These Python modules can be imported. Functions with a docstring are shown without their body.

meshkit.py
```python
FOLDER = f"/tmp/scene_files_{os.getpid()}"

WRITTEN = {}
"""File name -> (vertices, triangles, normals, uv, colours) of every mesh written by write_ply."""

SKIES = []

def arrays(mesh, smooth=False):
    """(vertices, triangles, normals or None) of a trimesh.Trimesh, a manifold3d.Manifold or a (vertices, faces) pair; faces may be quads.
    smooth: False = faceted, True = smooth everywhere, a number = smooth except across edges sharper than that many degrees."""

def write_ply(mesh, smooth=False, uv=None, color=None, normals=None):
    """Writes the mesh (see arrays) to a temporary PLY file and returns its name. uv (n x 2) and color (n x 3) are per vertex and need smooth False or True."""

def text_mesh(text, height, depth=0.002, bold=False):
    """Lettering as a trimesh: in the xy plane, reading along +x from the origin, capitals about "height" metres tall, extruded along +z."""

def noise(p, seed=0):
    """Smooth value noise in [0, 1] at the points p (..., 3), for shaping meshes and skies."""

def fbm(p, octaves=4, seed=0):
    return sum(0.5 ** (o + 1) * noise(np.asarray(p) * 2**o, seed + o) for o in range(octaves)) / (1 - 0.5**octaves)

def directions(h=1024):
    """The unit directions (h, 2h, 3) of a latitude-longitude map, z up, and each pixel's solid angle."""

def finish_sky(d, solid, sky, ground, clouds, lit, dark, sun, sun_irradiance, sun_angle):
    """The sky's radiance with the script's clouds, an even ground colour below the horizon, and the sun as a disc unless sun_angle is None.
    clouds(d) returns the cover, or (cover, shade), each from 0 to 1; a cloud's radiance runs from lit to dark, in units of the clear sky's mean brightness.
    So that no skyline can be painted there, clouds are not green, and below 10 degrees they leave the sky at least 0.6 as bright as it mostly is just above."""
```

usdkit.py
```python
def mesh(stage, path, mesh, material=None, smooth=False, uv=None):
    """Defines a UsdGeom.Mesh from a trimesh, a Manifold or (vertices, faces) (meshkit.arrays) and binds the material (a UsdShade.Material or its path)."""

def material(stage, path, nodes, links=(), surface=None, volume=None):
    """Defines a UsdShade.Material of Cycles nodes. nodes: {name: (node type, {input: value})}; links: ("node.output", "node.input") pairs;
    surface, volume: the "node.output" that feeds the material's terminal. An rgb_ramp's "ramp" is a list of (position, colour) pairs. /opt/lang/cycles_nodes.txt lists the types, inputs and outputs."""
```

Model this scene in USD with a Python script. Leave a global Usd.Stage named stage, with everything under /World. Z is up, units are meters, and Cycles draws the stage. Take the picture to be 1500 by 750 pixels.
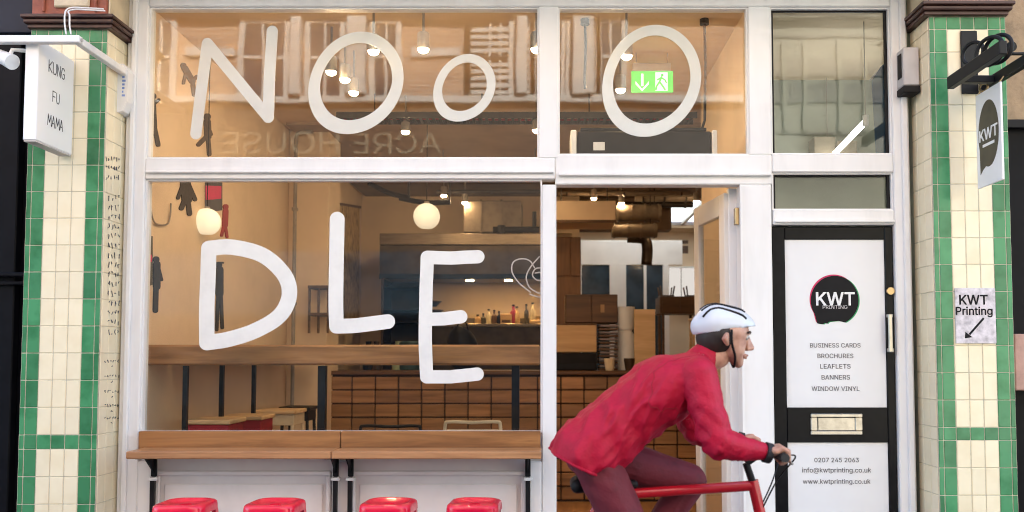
import math, random
import numpy as np, trimesh, manifold3d
from shapely.geometry import LineString, Polygon, Point, box as sbox
from shapely.ops import unary_union
from shapely import affinity
from pxr import Usd, UsdGeom, UsdLux, UsdShade, Sdf, Gf
import usdkit, meshkit

random.seed(7); RNG = np.random.default_rng(7)
stage = Usd.Stage.CreateInMemory()
UsdGeom.SetStageUpAxis(stage, 'Z'); UsdGeom.SetStageMetersPerUnit(stage, 1.0)
world = UsdGeom.Xform.Define(stage, '/World'); stage.SetDefaultPrim(world.GetPrim())
UsdGeom.Scope.Define(stage, '/World/Looks')

# ------------------------------------------------------------------ camera, sky, sun, exposure
FPX, CX, CY, TH, CAMY, CAMZ = 1220.0, 800.0, 465.0, math.radians(2.8), -5.0, 1.40
MM = 36.0 / 1500
cam = UsdGeom.Camera.Define(stage, '/World/camera')
cam.CreateHorizontalApertureAttr(36.0); cam.CreateVerticalApertureAttr(18.0)
cam.CreateFocalLengthAttr(FPX * MM)
cam.CreateHorizontalApertureOffsetAttr((750 - CX) * MM)
cam.CreateVerticalApertureOffsetAttr((CY - 375) * MM)
cam.CreateClippingRangeAttr(Gf.Vec2f(0.05, 500))
cam.AddTranslateOp().Set(Gf.Vec3d(0, CAMY, CAMZ)); cam.AddRotateXOp().Set(90 + math.degrees(TH))
cam.CreateExposureAttr(2.93)
cam.CreateFStopAttr(2.0); cam.CreateFocusDistanceAttr(4.98)

SUN_EL, SUN_DIR = math.radians(38), np.array([0.35, 1.0])
SUN_ROT = math.atan2(SUN_DIR[0], SUN_DIR[1])
dome = UsdLux.DomeLight.Define(stage, '/World/sky')
dome.GetPrim().SetCustomDataByKey('kind', 'structure')
skym = usdkit.material(stage, '/World/Looks/sky_look', {
    's': ('sky_texture', {'sky_type': 'single_scattering', 'sun_disc': False, 'sun_elevation': SUN_EL, 'sun_rotation': SUN_ROT, 'aerosol_density': 1.6}),
    'b': ('background_shader', {'strength': 0.10})}, [('s.color', 'b.color')], surface='b.background')
UsdShade.MaterialBindingAPI.Apply(dome.GetPrim()).Bind(skym)
sun = UsdLux.DistantLight.Define(stage, '/World/sun')
sun.CreateNormalizeAttr(True); sun.CreateIntensityAttr(1.0); sun.CreateAngleAttr(0.5); sun.CreateColorAttr(Gf.Vec3f(1, .97, .92))
_az = math.degrees(math.atan2(SUN_DIR[1], SUN_DIR[0]))
sun.AddRotateZOp().Set(_az - 90 + 180); sun.AddRotateXOp().Set(90 - math.degrees(SUN_EL))   # -z axis leaves the sun

# ------------------------------------------------------------------ measuring helpers
_c, _s = math.cos(TH), math.sin(TH)
def ray(px, py):
    a, b = (px - CX) / FPX, (CY - py) / FPX
    return np.array([a, _c - b * _s, _s + b * _c])
def at(px, py, Y):
    d = ray(px, py); t = (Y - CAMY) / d[1]; return d[0] * t, CAMZ + d[2] * t
def atx(px, py, X):
    d = ray(px, py); t = X / d[0]; return CAMY + d[1] * t, CAMZ + d[2] * t
def atz(px, py, Z):
    d = ray(px, py); t = (Z - CAMZ) / d[2]; return d[0] * t, CAMY + d[1] * t

# ------------------------------------------------------------------ scene graph helpers
_used = {}
def numbered(parent, name):
    k = (parent, name); n = _used.get(k, 0); _used[k] = n + 1
    return f'{parent}/{name}' if n == 0 else f'{parent}/{name}_{n:03d}'
def setc(p, **kw):
    for k, v in kw.items():
        if v: p.SetCustomDataByKey(k, v)
class Thing:
    def __init__(self, name, label, cat, loc=(0, 0, 0), group=None, kind=None):
        self.path = numbered('/World', name); self.loc = np.array(loc, float)
        x = UsdGeom.Xform.Define(stage, self.path); x.AddTranslateOp().Set(Gf.Vec3d(*map(float, loc)))
        self.x = x; setc(x.GetPrim(), label=label, category=cat, group=group, kind=kind)
    def part(self, name, mesh, mat, parent=None, label=None, smooth=False, kind=None):
        p = numbered(parent or self.path, name)
        v, f, n = meshkit.arrays(mesh, smooth)
        m = usdkit.mesh(stage, p, (v - self.loc, f), mat)
        if n is not None:
            m.CreateNormalsAttr([Gf.Vec3f(*map(float, q)) for q in n]); m.SetNormalsInterpolation('vertex')
        setc(m.GetPrim(), label=label, kind=kind)
        return p
def copy_of(t, name, loc, label, cat, rz=0, group=None):
    p = numbered('/World', name)
    x = UsdGeom.Xform.Define(stage, p)
    x.GetPrim().GetReferences().AddInternalReference(t.path)
    x.ClearXformOpOrder()
    op = [o for o in x.GetOrderedXformOps()]
    a = x.GetPrim().GetAttribute('xformOp:translate')
    x.AddTranslateOp().Set(Gf.Vec3d(*map(float, loc)))
    if rz: x.AddRotateZOp().Set(float(rz))
    setc(x.GetPrim(), label=label, category=cat, group=group)
    x.GetPrim().SetInstanceable(True)
    return p
def struct(name, mesh, mat, label=None, smooth=False):
    p = numbered('/World', name); m = usdkit.mesh(stage, p, mesh, mat, smooth=smooth)
    setc(m.GetPrim(), kind='structure', label=label); return p

# ------------------------------------------------------------------ mesh helpers
def bx(x0, x1, y0, y1, z0, z1, b=0.0):
    x0, x1 = min(x0, x1), max(x0, x1); y0, y1 = min(y0, y1), max(y0, y1); z0, z1 = min(z0, z1), max(z0, z1)
    if b <= 0:
        m = trimesh.creation.box([x1 - x0, y1 - y0, z1 - z0]); m.apply_translation([(x0 + x1) / 2, (y0 + y1) / 2, (z0 + z1) / 2]); return m
    b = min(b, .45 * min(x1 - x0, y1 - y0, z1 - z0)); P = []
    for sx in (0, 1):
        for sy in (0, 1):
            for sz in (0, 1):
                c = np.array([(x0, x1)[sx], (y0, y1)[sy], (z0, z1)[sz]]); i = np.array([1 - 2 * sx, 1 - 2 * sy, 1 - 2 * sz]) * b
                for k in range(3):
                    q = c + i; q[k] = c[k]; P.append(q)
    return trimesh.convex.convex_hull(np.array(P))
def cat(*ms):
    out = []
    for m in ms: out += list(m) if isinstance(m, (list, tuple)) else [m]
    return trimesh.util.concatenate(out)
def pbox(px0, py0, px1, py1, Y0, Y1, b=0.0):
    pm, qm = (px0 + px1) / 2, (py0 + py1) / 2
    return bx(at(px0, qm, Y0)[0], at(px1, qm, Y0)[0], Y0, Y1, at(pm, py0, Y0)[1], at(pm, py1, Y0)[1], b)
def cyl(p, q, r, n=16, r2=None):
    p, q = np.array(p, float), np.array(q, float)
    if r2 is None:
        return trimesh.creation.cylinder(radius=r, segment=[p, q], sections=n)
    d = q - p; L = np.linalg.norm(d)
    m = trimesh.creation.revolve(np.array([[0, 0], [r, 0], [r2, L], [0, L]]), sections=n)
    m.apply_transform(trimesh.geometry.align_vectors([0, 0, 1], d / L)); m.apply_translation(p); return m
def tube(pts, r, n=10):
    pts = np.array(pts, float); N = len(pts); rr = np.broadcast_to(np.asarray(r, float), (N,))
    T = np.gradient(pts, axis=0); T /= np.linalg.norm(T, axis=1)[:, None]
    u = np.cross(T[0], [0, 0, 1.0]);
    if np.linalg.norm(u) < 1e-3: u = np.cross(T[0], [0, 1.0, 0])
    V = []
    for i in range(N):
        u = u - T[i] * (u @ T[i]); u /= np.linalg.norm(u); w = np.cross(T[i], u)
        for k in range(n):
            a = 2 * math.pi * k / n; V.append(pts[i] + rr[i] * (math.cos(a) * u + math.sin(a) * w))
    F = []
    for i in range(N - 1):
        for k in range(n):
            a, b2 = i * n + k, i * n + (k + 1) % n; F += [[a, b2, b2 + n], [a, b2 + n, a + n]]
    V += [pts[0], pts[-1]]; c0, c1 = len(V) - 2, len(V) - 1
    for k in range(n):
        F += [[c0, (k + 1) % n, k], [c1, (N - 1) * n + k, (N - 1) * n + (k + 1) % n]]
    return trimesh.Trimesh(np.array(V), np.array(F), process=False)
def crom(pts, n=10, closed=False):
    P = np.array(pts, float)
    Q = np.vstack([P[-1], P, P[:2]]) if closed else np.vstack([2 * P[0] - P[1], P, 2 * P[-1] - P[-2]])
    out = []
    for i in range(1, len(Q) - 2):
        for t in np.linspace(0, 1, n, endpoint=False):
            a, b, c, d = Q[i - 1], Q[i], Q[i + 1], Q[i + 2]
            out.append(.5 * ((2 * b) + (c - a) * t + (2 * a - 5 * b + 4 * c - d) * t ** 2 + (3 * b - a - 3 * c + d) * t ** 3))
    out.append(out[0] if closed else Q[-2]); return np.array(out)
def revolve(prof, n=24, loc=(0, 0, 0)):
    m = trimesh.creation.revolve(np.array(prof, float), sections=n); m.apply_translation(loc); return m
def extr(shape, d):
    gs = [g for g in getattr(shape, 'geoms', [shape]) if g.area > 1e-9]
    return trimesh.util.concatenate([trimesh.creation.extrude_polygon(g, d, engine='earcut') for g in gs])
def facing(m, Y):                       # xy-plane sheet extruded along +z -> upright sheet whose front looks towards -y, back at Y
    V = m.vertices.copy(); m = m.copy(); m.vertices = np.c_[V[:, 0], Y - V[:, 2], V[:, 1]]; return m
def onwall(poly_px, X, d, side=1):      # pixel outline on a wall of constant x, grown d towards +x
    yz = [atx(a, b, X) for a, b in poly_px]
    sh = Polygon(yz).buffer(0); m = extr(sh, d); V = m.vertices
    m.vertices = np.c_[X + side * V[:, 2], V[:, 0], V[:, 1]]; m.fix_normals(); return m
def pxshape(shape, Y):
    from shapely import transform
    return transform(shape, lambda a: np.array([at(x, y, Y) for x, y in a]))
def text(s, h, d=.002, bold=False, center=None, Y=0, left=None):
    m = meshkit.text_mesh(s, h, d, bold); b = m.bounds
    if center is not None: m.apply_translation([center[0] - (b[0, 0] + b[1, 0]) / 2, center[1] - h / 2, 0])
    if left is not None: m.apply_translation([left[0] - b[0, 0], left[1], 0])
    return facing(m, Y)
def fit_text(s, x0, x1, z, Y, d=.002, bold=False, h=None):
    m = meshkit.text_mesh(s, 1.0, d, bold); b = m.bounds; k = (x1 - x0) / (b[1, 0] - b[0, 0])
    V = m.vertices; V[:, 0] = x0 + (V[:, 0] - b[0, 0]) * k; V[:, 1] = z + V[:, 1] * (h or k); m.vertices = V
    return facing(m, Y)

# ------------------------------------------------------------------ materials
L = '/World/Looks/'
def M(name, col, rough=.5, var=.12, scale=6., bump=0., bscale=None, metal=0., spec=.5, coat=0., rnd=0., stretch=(1, 1, 1), dark=None, detail=6., rvar=0.):
    col = np.array(col, float); dark = col * (1 - var) if dark is None else np.array(dark, float)
    hi = np.clip(col * (1 + var * .6), 0, .95)
    nodes = {'g': ('geometry', {}), 'm': ('mapping', {'scale': tuple(scale * s for s in stretch)}),
             'n': ('noise_texture', {'scale': 1., 'detail': detail, 'roughness': .6}),
             'r': ('rgb_ramp', {'ramp': [(0.28, tuple(dark)), (.5, tuple(col)), (.74, tuple(hi))]}),
             'p': ('principled_bsdf', {'roughness': rough, 'metallic': metal, 'specular_ior_level': spec, 'coat_weight': coat})}
    links = [('g.position', 'm.vector'), ('m.vector', 'n.vector'), ('n.fac', 'r.fac')]
    src = 'r.color'
    if rnd:
        nodes['o'] = ('object_info', {}); nodes['mr'] = ('map_range', {'from_min': 0., 'from_max': 1., 'to_min': 1 - rnd, 'to_max': 1 + rnd})
        nodes['hs'] = ('hsv', {}); links += [('o.random', 'mr.value'), ('mr.result', 'hs.value'), (src, 'hs.color')]; src = 'hs.color'
    links.append((src, 'p.base_color'))
    if rvar:
        nodes['rr'] = ('map_range', {'from_min': .3, 'from_max': .7, 'to_min': max(0, rough - rvar), 'to_max': rough + rvar})
        links += [('n.fac', 'rr.value'), ('rr.result', 'p.roughness')]
    if bump:
        nodes['bn'] = ('noise_texture', {'scale': bscale or scale * 4, 'detail': 3.}); nodes['b'] = ('bump', {'strength': bump, 'distance': .01})
        links += [('g.position', 'bn.vector') if not stretch != (1, 1, 1) else ('m.vector', 'bn.vector'), ('bn.fac', 'b.height'), ('b.normal', 'p.normal')]
        if stretch != (1, 1, 1): nodes['bn'][1]['scale'] = 2.
    return usdkit.material(stage, L + name, nodes, links, surface='p.BSDF')
def wood(name, a, b, axis='x', rough=.45, scale=1., rnd=0.):
    st = {'x': (1.2, 14, 14), 'y': (14, 1.2, 14), 'z': (14, 14, 1.2)}[axis]
    nodes = {'g': ('geometry', {}), 'm': ('mapping', {'scale': tuple(scale * s for s in st)}),
             'n': ('noise_texture', {'scale': 1., 'detail': 8., 'roughness': .62, 'distortion': .6}),
             'n2': ('noise_texture', {'scale': 5., 'detail': 4.}), 'r': ('rgb_ramp', {'ramp': [(.3, a), (.45, tuple(np.mean([a, b], 0))), (.62, b), (.75, tuple(np.array(a) * .8 + np.array(b) * .2))]}),
             'bu': ('bump', {'strength': .25, 'distance': .004}), 'p': ('principled_bsdf', {'roughness': rough})}
    links = [('g.position', 'm.vector'), ('m.vector', 'n.vector'), ('m.vector', 'n2.vector'), ('n.fac', 'r.fac'), ('n2.fac', 'bu.height'), ('bu.normal', 'p.normal')]
    src = 'r.color'
    if rnd:
        nodes['o'] = ('object_info', {}); nodes['mr'] = ('map_range', {'from_min': 0., 'from_max': 1., 'to_min': 1 - rnd, 'to_max': 1 + rnd})
        nodes['hs'] = ('hsv', {}); links += [('o.random', 'mr.value'), ('mr.result', 'hs.value'), (src, 'hs.color')]; src = 'hs.color'
    links.append((src, 'p.base_color'))
    return usdkit.material(stage, L + name, nodes, links, surface='p.BSDF')
def emit(name, col, s):
    return usdkit.material(stage, L + name, {'e': ('emission', {'color': col, 'strength': s})}, surface='e.emission')
def tile_mat(name, col, dark, rnd):
    nodes = {'g': ('geometry', {}), 'n': ('noise_texture', {'scale': 9., 'detail': 5.}), 'r': ('rgb_ramp', {'ramp': [(.3, dark), (.55, col)]}),
             'o': ('object_info', {}), 'mr': ('map_range', {'from_min': 0., 'from_max': 1., 'to_min': 1 - rnd, 'to_max': 1 + rnd}), 'hs': ('hsv', {}),
             'bn': ('noise_texture', {'scale': 14., 'detail': 2.}), 'b': ('bump', {'strength': .35, 'distance': .004}),
             'p': ('principled_bsdf', {'roughness': .22, 'specular_ior_level': .35, 'coat_weight': .08, 'coat_roughness': .08})}
    return usdkit.material(stage, L + name, nodes, [('g.position', 'n.vector'), ('n.fac', 'r.fac'), ('r.color', 'hs.color'), ('o.random', 'mr.value'), ('mr.result', 'hs.value'),
        ('hs.color', 'p.base_color'), ('g.position', 'bn.vector'), ('bn.fac', 'b.height'), ('b.normal', 'p.normal')], surface='p.BSDF')
def glass(name, tint=(.95, .96, .95), ior=1.47):
    return usdkit.material(stage, L + name, {'g': ('geometry', {}), 'io': ('mix_float', {'a': ior, 'b': 1 / ior}), 'f': ('fresnel', {}),
        't': ('transparent_bsdf', {'color': tint}), 'nz': ('noise_texture', {'scale': 1.6, 'detail': 2.}), 'bp': ('bump', {'strength': .05, 'distance': .02}), 'gl': ('glossy_bsdf', {'color': (.95, .97, .96), 'roughness': 0.02}), 'x': ('mix_closure', {})},
        [('g.backfacing', 'io.fac'), ('io.result', 'f.IOR'), ('f.fac', 'x.fac'), ('t.BSDF', 'x.closure1'), ('gl.BSDF', 'x.closure2'), ('g.position', 'nz.vector'), ('nz.fac', 'bp.height'), ('bp.normal', 'gl.normal')], surface='x.closure')

mWhite = M('white_paint', (.79, .795, .79), .38, .06, 8., bump=.06, bscale=60, rvar=.08, stretch=(1, 1, .22))
mWhiteIn = M('white_interior_paint', (.74, .72, .68), .5, .06, 3.)
mRiser = M('riser_paint', (.74, .70, .70), .42, .08, 5., bump=.05, bscale=60)
mGroove = M('shadow_joint', (.18, .17, .16), .8, .2)
mCream = tile_mat('cream_glaze', (.84, .75, .535), (.80, .70, .48), .04)
mGreen = tile_mat('green_glaze', (.060, .245, .105), (.030, .165, .062), .22)
mGrout = M('grout', (.56, .52, .40), .9, .3, 30.)
mBrownTrim = M('brown_moulding', (.055, .022, .016), .4, .4, 8., bump=.1)
mTerra = M('terracotta', (.30, .085, .045), .6, .35, 12., bump=.2)
mStone = M('pink_stone', (.46, .27, .21), .6, .25, 10., bump=.2)
mBuff = M('buff_stone', (.62, .52, .36), .7, .2, 8., bump=.15)
mGlass = glass('clear_glass')
mVinyl = M('white_vinyl', (.78, .79, .76), .5, .07, 9., bump=.1, bscale=40)
mVinylThin = usdkit.material(stage, L + 'thin_white_vinyl', {'g': ('geometry', {}), 'n': ('noise_texture', {'scale': 7., 'detail': 4.}), 'mr': ('map_range', {'from_min': .3, 'from_max': .7, 'to_min': .66, 'to_max': .88}),
    't': ('transparent_bsdf', {'color': (1, 1, 1)}), 'd': ('principled_bsdf', {'base_color': (.76, .77, .72), 'roughness': .5}), 'x': ('mix_closure', {})},
    [('g.position', 'n.vector'), ('n.fac', 'mr.value'), ('mr.result', 'x.fac'), ('t.BSDF', 'x.closure1'), ('d.BSDF', 'x.closure2')], surface='x.closure')
mThin = M('thin_white_line', (.42, .38, .34), .5, .2, 40.)
mBlack = M('black_paint', (.006, .006, .007), .25, .5, 6., rvar=.08, spec=.12)
mBlackMat = M('black_satin', (.009, .008, .009), .5, .4, 10., spec=.2)
mSteelB = M('black_steel', (.010, .010, .011), .42, .4, 20., spec=.25)
mInk = M('black_ink', (.008, .008, .010), .5, .2, spec=.15)
mInkG = M('grey_ink', (.07, .07, .085), .6, .3)
mPaper = M('white_panel', (.74, .76, .78), .35, .03, 3.)
mBrass = M('brass', (.45, .33, .18), .32, .25, 18., metal=1.)
mChrome = M('pale_metal', (.42, .40, .36), .32, .2, 14., metal=1.)
mSilver = M('worn_silver', (.50, .47, .42), .30, .25, 22., metal=1.)
mGreyBox = M('grey_plastic', (.52, .50, .50), .5, .1, 12.)
mSign = M('sign_white', (.86, .87, .88), .35, .03, 4.)
mBlueInk = M('blue_ink', (.20, .30, .62), .5, .2)
mOlive = M('olive_print', (.075, .062, .040), .5, .25, 20.)
mRedInk = M('red_rim', (.55, .01, .10), .5, .2); mGreenInk = M('green_rim', (.02, .35, .12), .5, .2)
mLedge = wood('ledge_wood', (.15, .060, .020), (.36, .165, .055), 'x', .40)
mLedge2 = wood('ledge_shelf_wood', (.27, .12, .048), (.52, .27, .12), 'x', .36)
mBar = wood('bar_timber', (.13, .055, .02), (.40, .20, .075), 'x', .5, scale=.8)
mPale = wood('pale_wood', (.52, .33, .16), (.72, .50, .27), 'x', .5)
mDarkWood = wood('dark_wood', (.05, .024, .010), (.13, .062, .025), 'x', .5)
mDrawer = wood('drawer_wood', (.155, .078, .033), (.33, .175, .078), 'x', .42, rnd=.24)
mCarcass = M('counter_carcass', (.040, .023, .013), .6, .4, 12.)
mTanWood = wood('tan_board', (.42, .25, .11), (.58, .37, .18), 'x', .55)
mRed = M('red_metal', (.80, .004, .045), .24, .08, 12., coat=.5, rvar=.06)
mRedDk = M('dark_red', (.32, .012, .025), .5, .25, 10.)
mWallIn = M('interior_plaster', (.70, .54, .37), .75, .10, 2.5, bump=.08, bscale=30)
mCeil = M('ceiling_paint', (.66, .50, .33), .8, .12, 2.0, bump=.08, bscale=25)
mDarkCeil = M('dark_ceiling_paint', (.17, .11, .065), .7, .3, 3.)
mFloorIn = wood('interior_floor_wood', (.30, .15, .06), (.48, .26, .11), 'y', .35)
mSteel = M('brushed_steel', (.22, .17, .12), .34, .3, 5., metal=.9, stretch=(1, 1, 8))
mDarkSteel = M('dark_steel', (.07, .05, .035), .38, .4, 6., metal=.6)
mDuct = M('galvanised_duct', (.20, .155, .11), .5, .3, 9., metal=.25)
mTray = M('tray_metal', (.05, .042, .036), .5, .3, 20., metal=.5)
mGrey = M('grey_conduit', (.27, .23, .19), .45, .2, 12.)
mHall = M('hall_paint', (.34, .36, .29), .7, .12, 2.5)
mHallBlue = M('hall_blue', (.035, .085, .14), .6, .3, 6.)
mWinDark = M('blue_dark_glass', (.035, .055, .075), .12, .5, 4.)
mGlobe = usdkit.material(stage, L + 'globe_paper', {'e': ('emission', {'color': (1, .84, .58), 'strength': .10}), 'd': ('diffuse_bsdf', {'color': (.8, .76, .66)}), 'a': ('add_closure', {})},
                         [('e.emission', 'a.closure1'), ('d.BSDF', 'a.closure2')], surface='a.closure')
mBulb = emit('warm_bulb', (1, .68, .37), 48.)
mBulbK = emit('kitchen_strip', (1, .62, .26), 22.)
mTubeL = emit('cool_tube', (.94, .98, 1), 4.0)
mExitG = usdkit.material(stage, L + 'exit_green', {'p': ('principled_bsdf', {'base_color': (.03, .42, .05), 'emission_color': (.10, .80, .12), 'emission_strength': .12, 'roughness': .4})}, surface='p.BSDF')
mExitW = usdkit.material(stage, L + 'exit_white', {'p': ('principled_bsdf', {'base_color': (.8, .85, .8), 'emission_color': (.85, 1, .85), 'emission_strength': .15, 'roughness': .4})}, surface='p.BSDF')
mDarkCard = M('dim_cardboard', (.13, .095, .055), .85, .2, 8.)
mCard = M('cardboard', (.36, .22, .11), .8, .15, 8.)
mWhitePl = M('white_plastic', (.76, .76, .75), .35, .04, 8.)
mPavement = M('pavement_concrete', (.30, .29, .28), .85, .25, 5., bump=.2)
mRoad = M('asphalt', (.055, .055, .058), .85, .4, 20., bump=.3)
mNeighL = M('neighbour_black', (.005, .005, .007), .4, .5, 6., spec=.10)
mNeighBlue = M('neighbour_navy', (.014, .018, .030), .4, .3, 6., spec=.2)
mRoom2 = M('back_room_white', (.78, .73, .69), .6, .08, 3.)

# ------------------------------------------------------------------ ground
struct('pavement', bx(-12, 12, -1.25, 0.0, -.3, 0), mPavement)
struct('road', bx(-30, 30, -7.2, -1.25, -.4, -.12), mRoad)
struct('pavement', bx(-12, 12, -9, -7.2, -.3, 0), mPavement)
struct('ground', bx(-150, 150, -150, 150, -.6, -.42), mRoad)

# ------------------------------------------------------------------ shop interior
XL, XP, CEIL, YB = -2.50, 1.27, 3.62, 6.2
struct('floor', bx(-2.7, 4.2, .02, 10.2, -.2, 0.0), mFloorIn)
SKX0, SKX1, SKY0, SKY1 = .55, 2.9, 6.7, 9.1
struct('ceiling', cat(bx(-2.7, 4.2, .12, SKY0, CEIL, CEIL + .12), bx(-2.7, 4.2, SKY1, 10.2, CEIL, CEIL + .12), bx(-2.7, SKX0, SKY0, SKY1, CEIL, CEIL + .12), bx(SKX1, 4.2, SKY0, SKY1, CEIL, CEIL + .12)), mCeil)
slt = Thing('skylight', 'pale bluish roof light over the far end of shop', 'skylight', (1.7, 7.9, CEIL))
mOpal = usdkit.material(stage, L + 'opal_glazing', {'t': ('translucent_bsdf', {'color': (.54, .57, .57)})}, surface='t.BSDF')
nsk = 4
for k in range(nsk):
    a, b = SKX0 + (SKX1 - SKX0) * k / nsk, SKX0 + (SKX1 - SKX0) * (k + 1) / nsk
    slt.part('pane', bx(a + .03, b - .03, SKY0 + .03, SKY1 - .03, CEIL + .08, CEIL + .085), mOpal); slt.part('glazing_bar', bx(b - .03, b + .03, SKY0, SKY1, CEIL + .04, CEIL + .10), mWhiteIn)
slt.part('kerb', cat(bx(SKX0, SKX1, SKY0 - .0, SKY0 + .03, CEIL + .045, CEIL + .2), bx(SKX0, SKX1, SKY1 - .03, SKY1, CEIL + .045, CEIL + .2)), mWhiteIn)
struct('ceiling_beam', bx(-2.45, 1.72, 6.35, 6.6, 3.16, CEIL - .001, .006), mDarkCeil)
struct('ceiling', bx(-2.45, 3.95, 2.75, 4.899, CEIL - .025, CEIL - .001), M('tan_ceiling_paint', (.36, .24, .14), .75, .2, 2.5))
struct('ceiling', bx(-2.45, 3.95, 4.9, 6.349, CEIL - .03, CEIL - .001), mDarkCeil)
struct('wall_left', bx(XL - .15, XL, .07, 10.0, 0.001, CEIL - .001), mWallIn)
struct('wall_back', bx(XL + .001, .45, YB, YB + .15, 0.001, CEIL - .001), mWallIn)
struct('wall_back', bx(.451, 4.1, 9.6, 9.75, 0.001, CEIL - .001), mWallIn)
struct('wall_right', bx(4.0, 4.15, 1.75, 9.599, 0.001, CEIL - .001), mWallIn)
struct('wall_right', bx(XP, XP + .1, .07, 1.649, 0.001, CEIL - .001), mWallIn)
struct('wall_right', bx(XP, 4.1, 1.65, 1.749, 0.001, CEIL - .001), mWallIn)
struct('wall_back', bx(.35, .449, YB + .151, 9.599, 0.001, CEIL - .001), mWallIn)
# pier on the left wall, lit
xq = at(480, 400, 3.0)[0]
struct('wall_pier', bx(XL + .001, xq, 3.0, 3.45, .002, CEIL - .002, .01), mWallIn)
# KWT hall
struct('wall_hall', bx(XP + .101, 3.0, 1.55, 1.648, 0.002, CEIL - .002), mHall)
struct('wall_hall', bx(2.23, 2.999, .02, .07, 0.002, CEIL - .002), mHall)
struct('wall_hall', bx(2.9, 3.0, .071, 1.548, 0.002, CEIL - .002), mHall)
struct('wall_hall', bx(XP + .101, XP + .108, .08, 1.548, 0.002, CEIL - .002), mHall)

# ------------------------------------------------------------------ building above (keeps the street front in its own shade)
mBrickUp = usdkit.material(stage, L + 'brick_upper', {'g': ('geometry', {}), 'm': ('mapping', {'rotation': (math.pi / 2, 0, 0)}), 'b': ('brick_texture', {'color1': (.33, .13, .07), 'color2': (.24, .09, .05), 'mortar': (.36, .32, .27), 'scale': 1., 'mortar_size': .008, 'brick_width': .22, 'row_height': .075, 'bias': .1}),
    'n': ('noise_texture', {'scale': 3.}), 'mx': ('mix_color', {'blend_type': 'multiply', 'fac': .45}), 'p': ('principled_bsdf', {'roughness': .85})},
    [('g.position', 'm.vector'), ('m.vector', 'b.vector'), ('g.position', 'n.vector'), ('b.color', 'mx.a'), ('n.color', 'mx.b'), ('mx.result', 'p.base_color')], surface='p.BSDF')
up = Thing('upper_building', 'brick upper storeys carried above the white shop window', 'building', (0, 0, 3.75))
up.part('wall', bx(-6, 6, 0.0, 6.0, 3.75, 9.6), mBrickUp)
up.part('fascia', bx(-2.53, 2.22, -.16, -.002, 3.60, 4.15, .01), mWhite)
up.part('cornice', bx(-2.53, 2.22, -.72, -.161, 3.80, 4.16, .02), mWhite)

# ------------------------------------------------------------------ white shopfront
YF, YG = -.045, .012
sf = Thing('shopfront', 'white timber shopfront with large panes and hand-drawn white letters', 'shopfront', (0, 0, 0))
X = lambda px, py, Y=YF: at(px, py, Y)[0]
Z = lambda py, Y=YF, px=700: at(px, py, Y)[1]
zTop, zHead = 3.60, Z(9)
zT1, zT0 = Z(231), Z(262)
zR1, zR0 = Z(226), Z(270)
xJ0, xJ1 = -2.5335, X(208.5, 400)
xM0, xM1 = X(794, 400), X(815, 400)
xMu0, xMu1 = X(789, 120), X(818, 120)
xP0, xP1 = X(1086, 480), X(1133, 480)
xPu0, xPu1 = X(1097, 120), X(1130, 120)
xR0, xR1 = X(1314, 480), X(1338, 480)
def fr(name, x0, x1, z0, z1, y0=YF, y1=.06, b=.006, **k): return sf.part(name, bx(x0, x1, y0, y1, z0, z1, b), mWhite, **k)
fr('jamb', xJ0, xJ1, 0, zTop)
fr('jamb', xR0, xR1, 0, zTop)
fr('head', xJ1, xR0, zHead, zTop, YF + .003)
fr('mullion', xMu0, xMu1, zT1 - .001, zHead, YF + .004)
fr('mullion', xPu0, xPu1, zR1 - .001, zHead, YF + .006)
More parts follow.
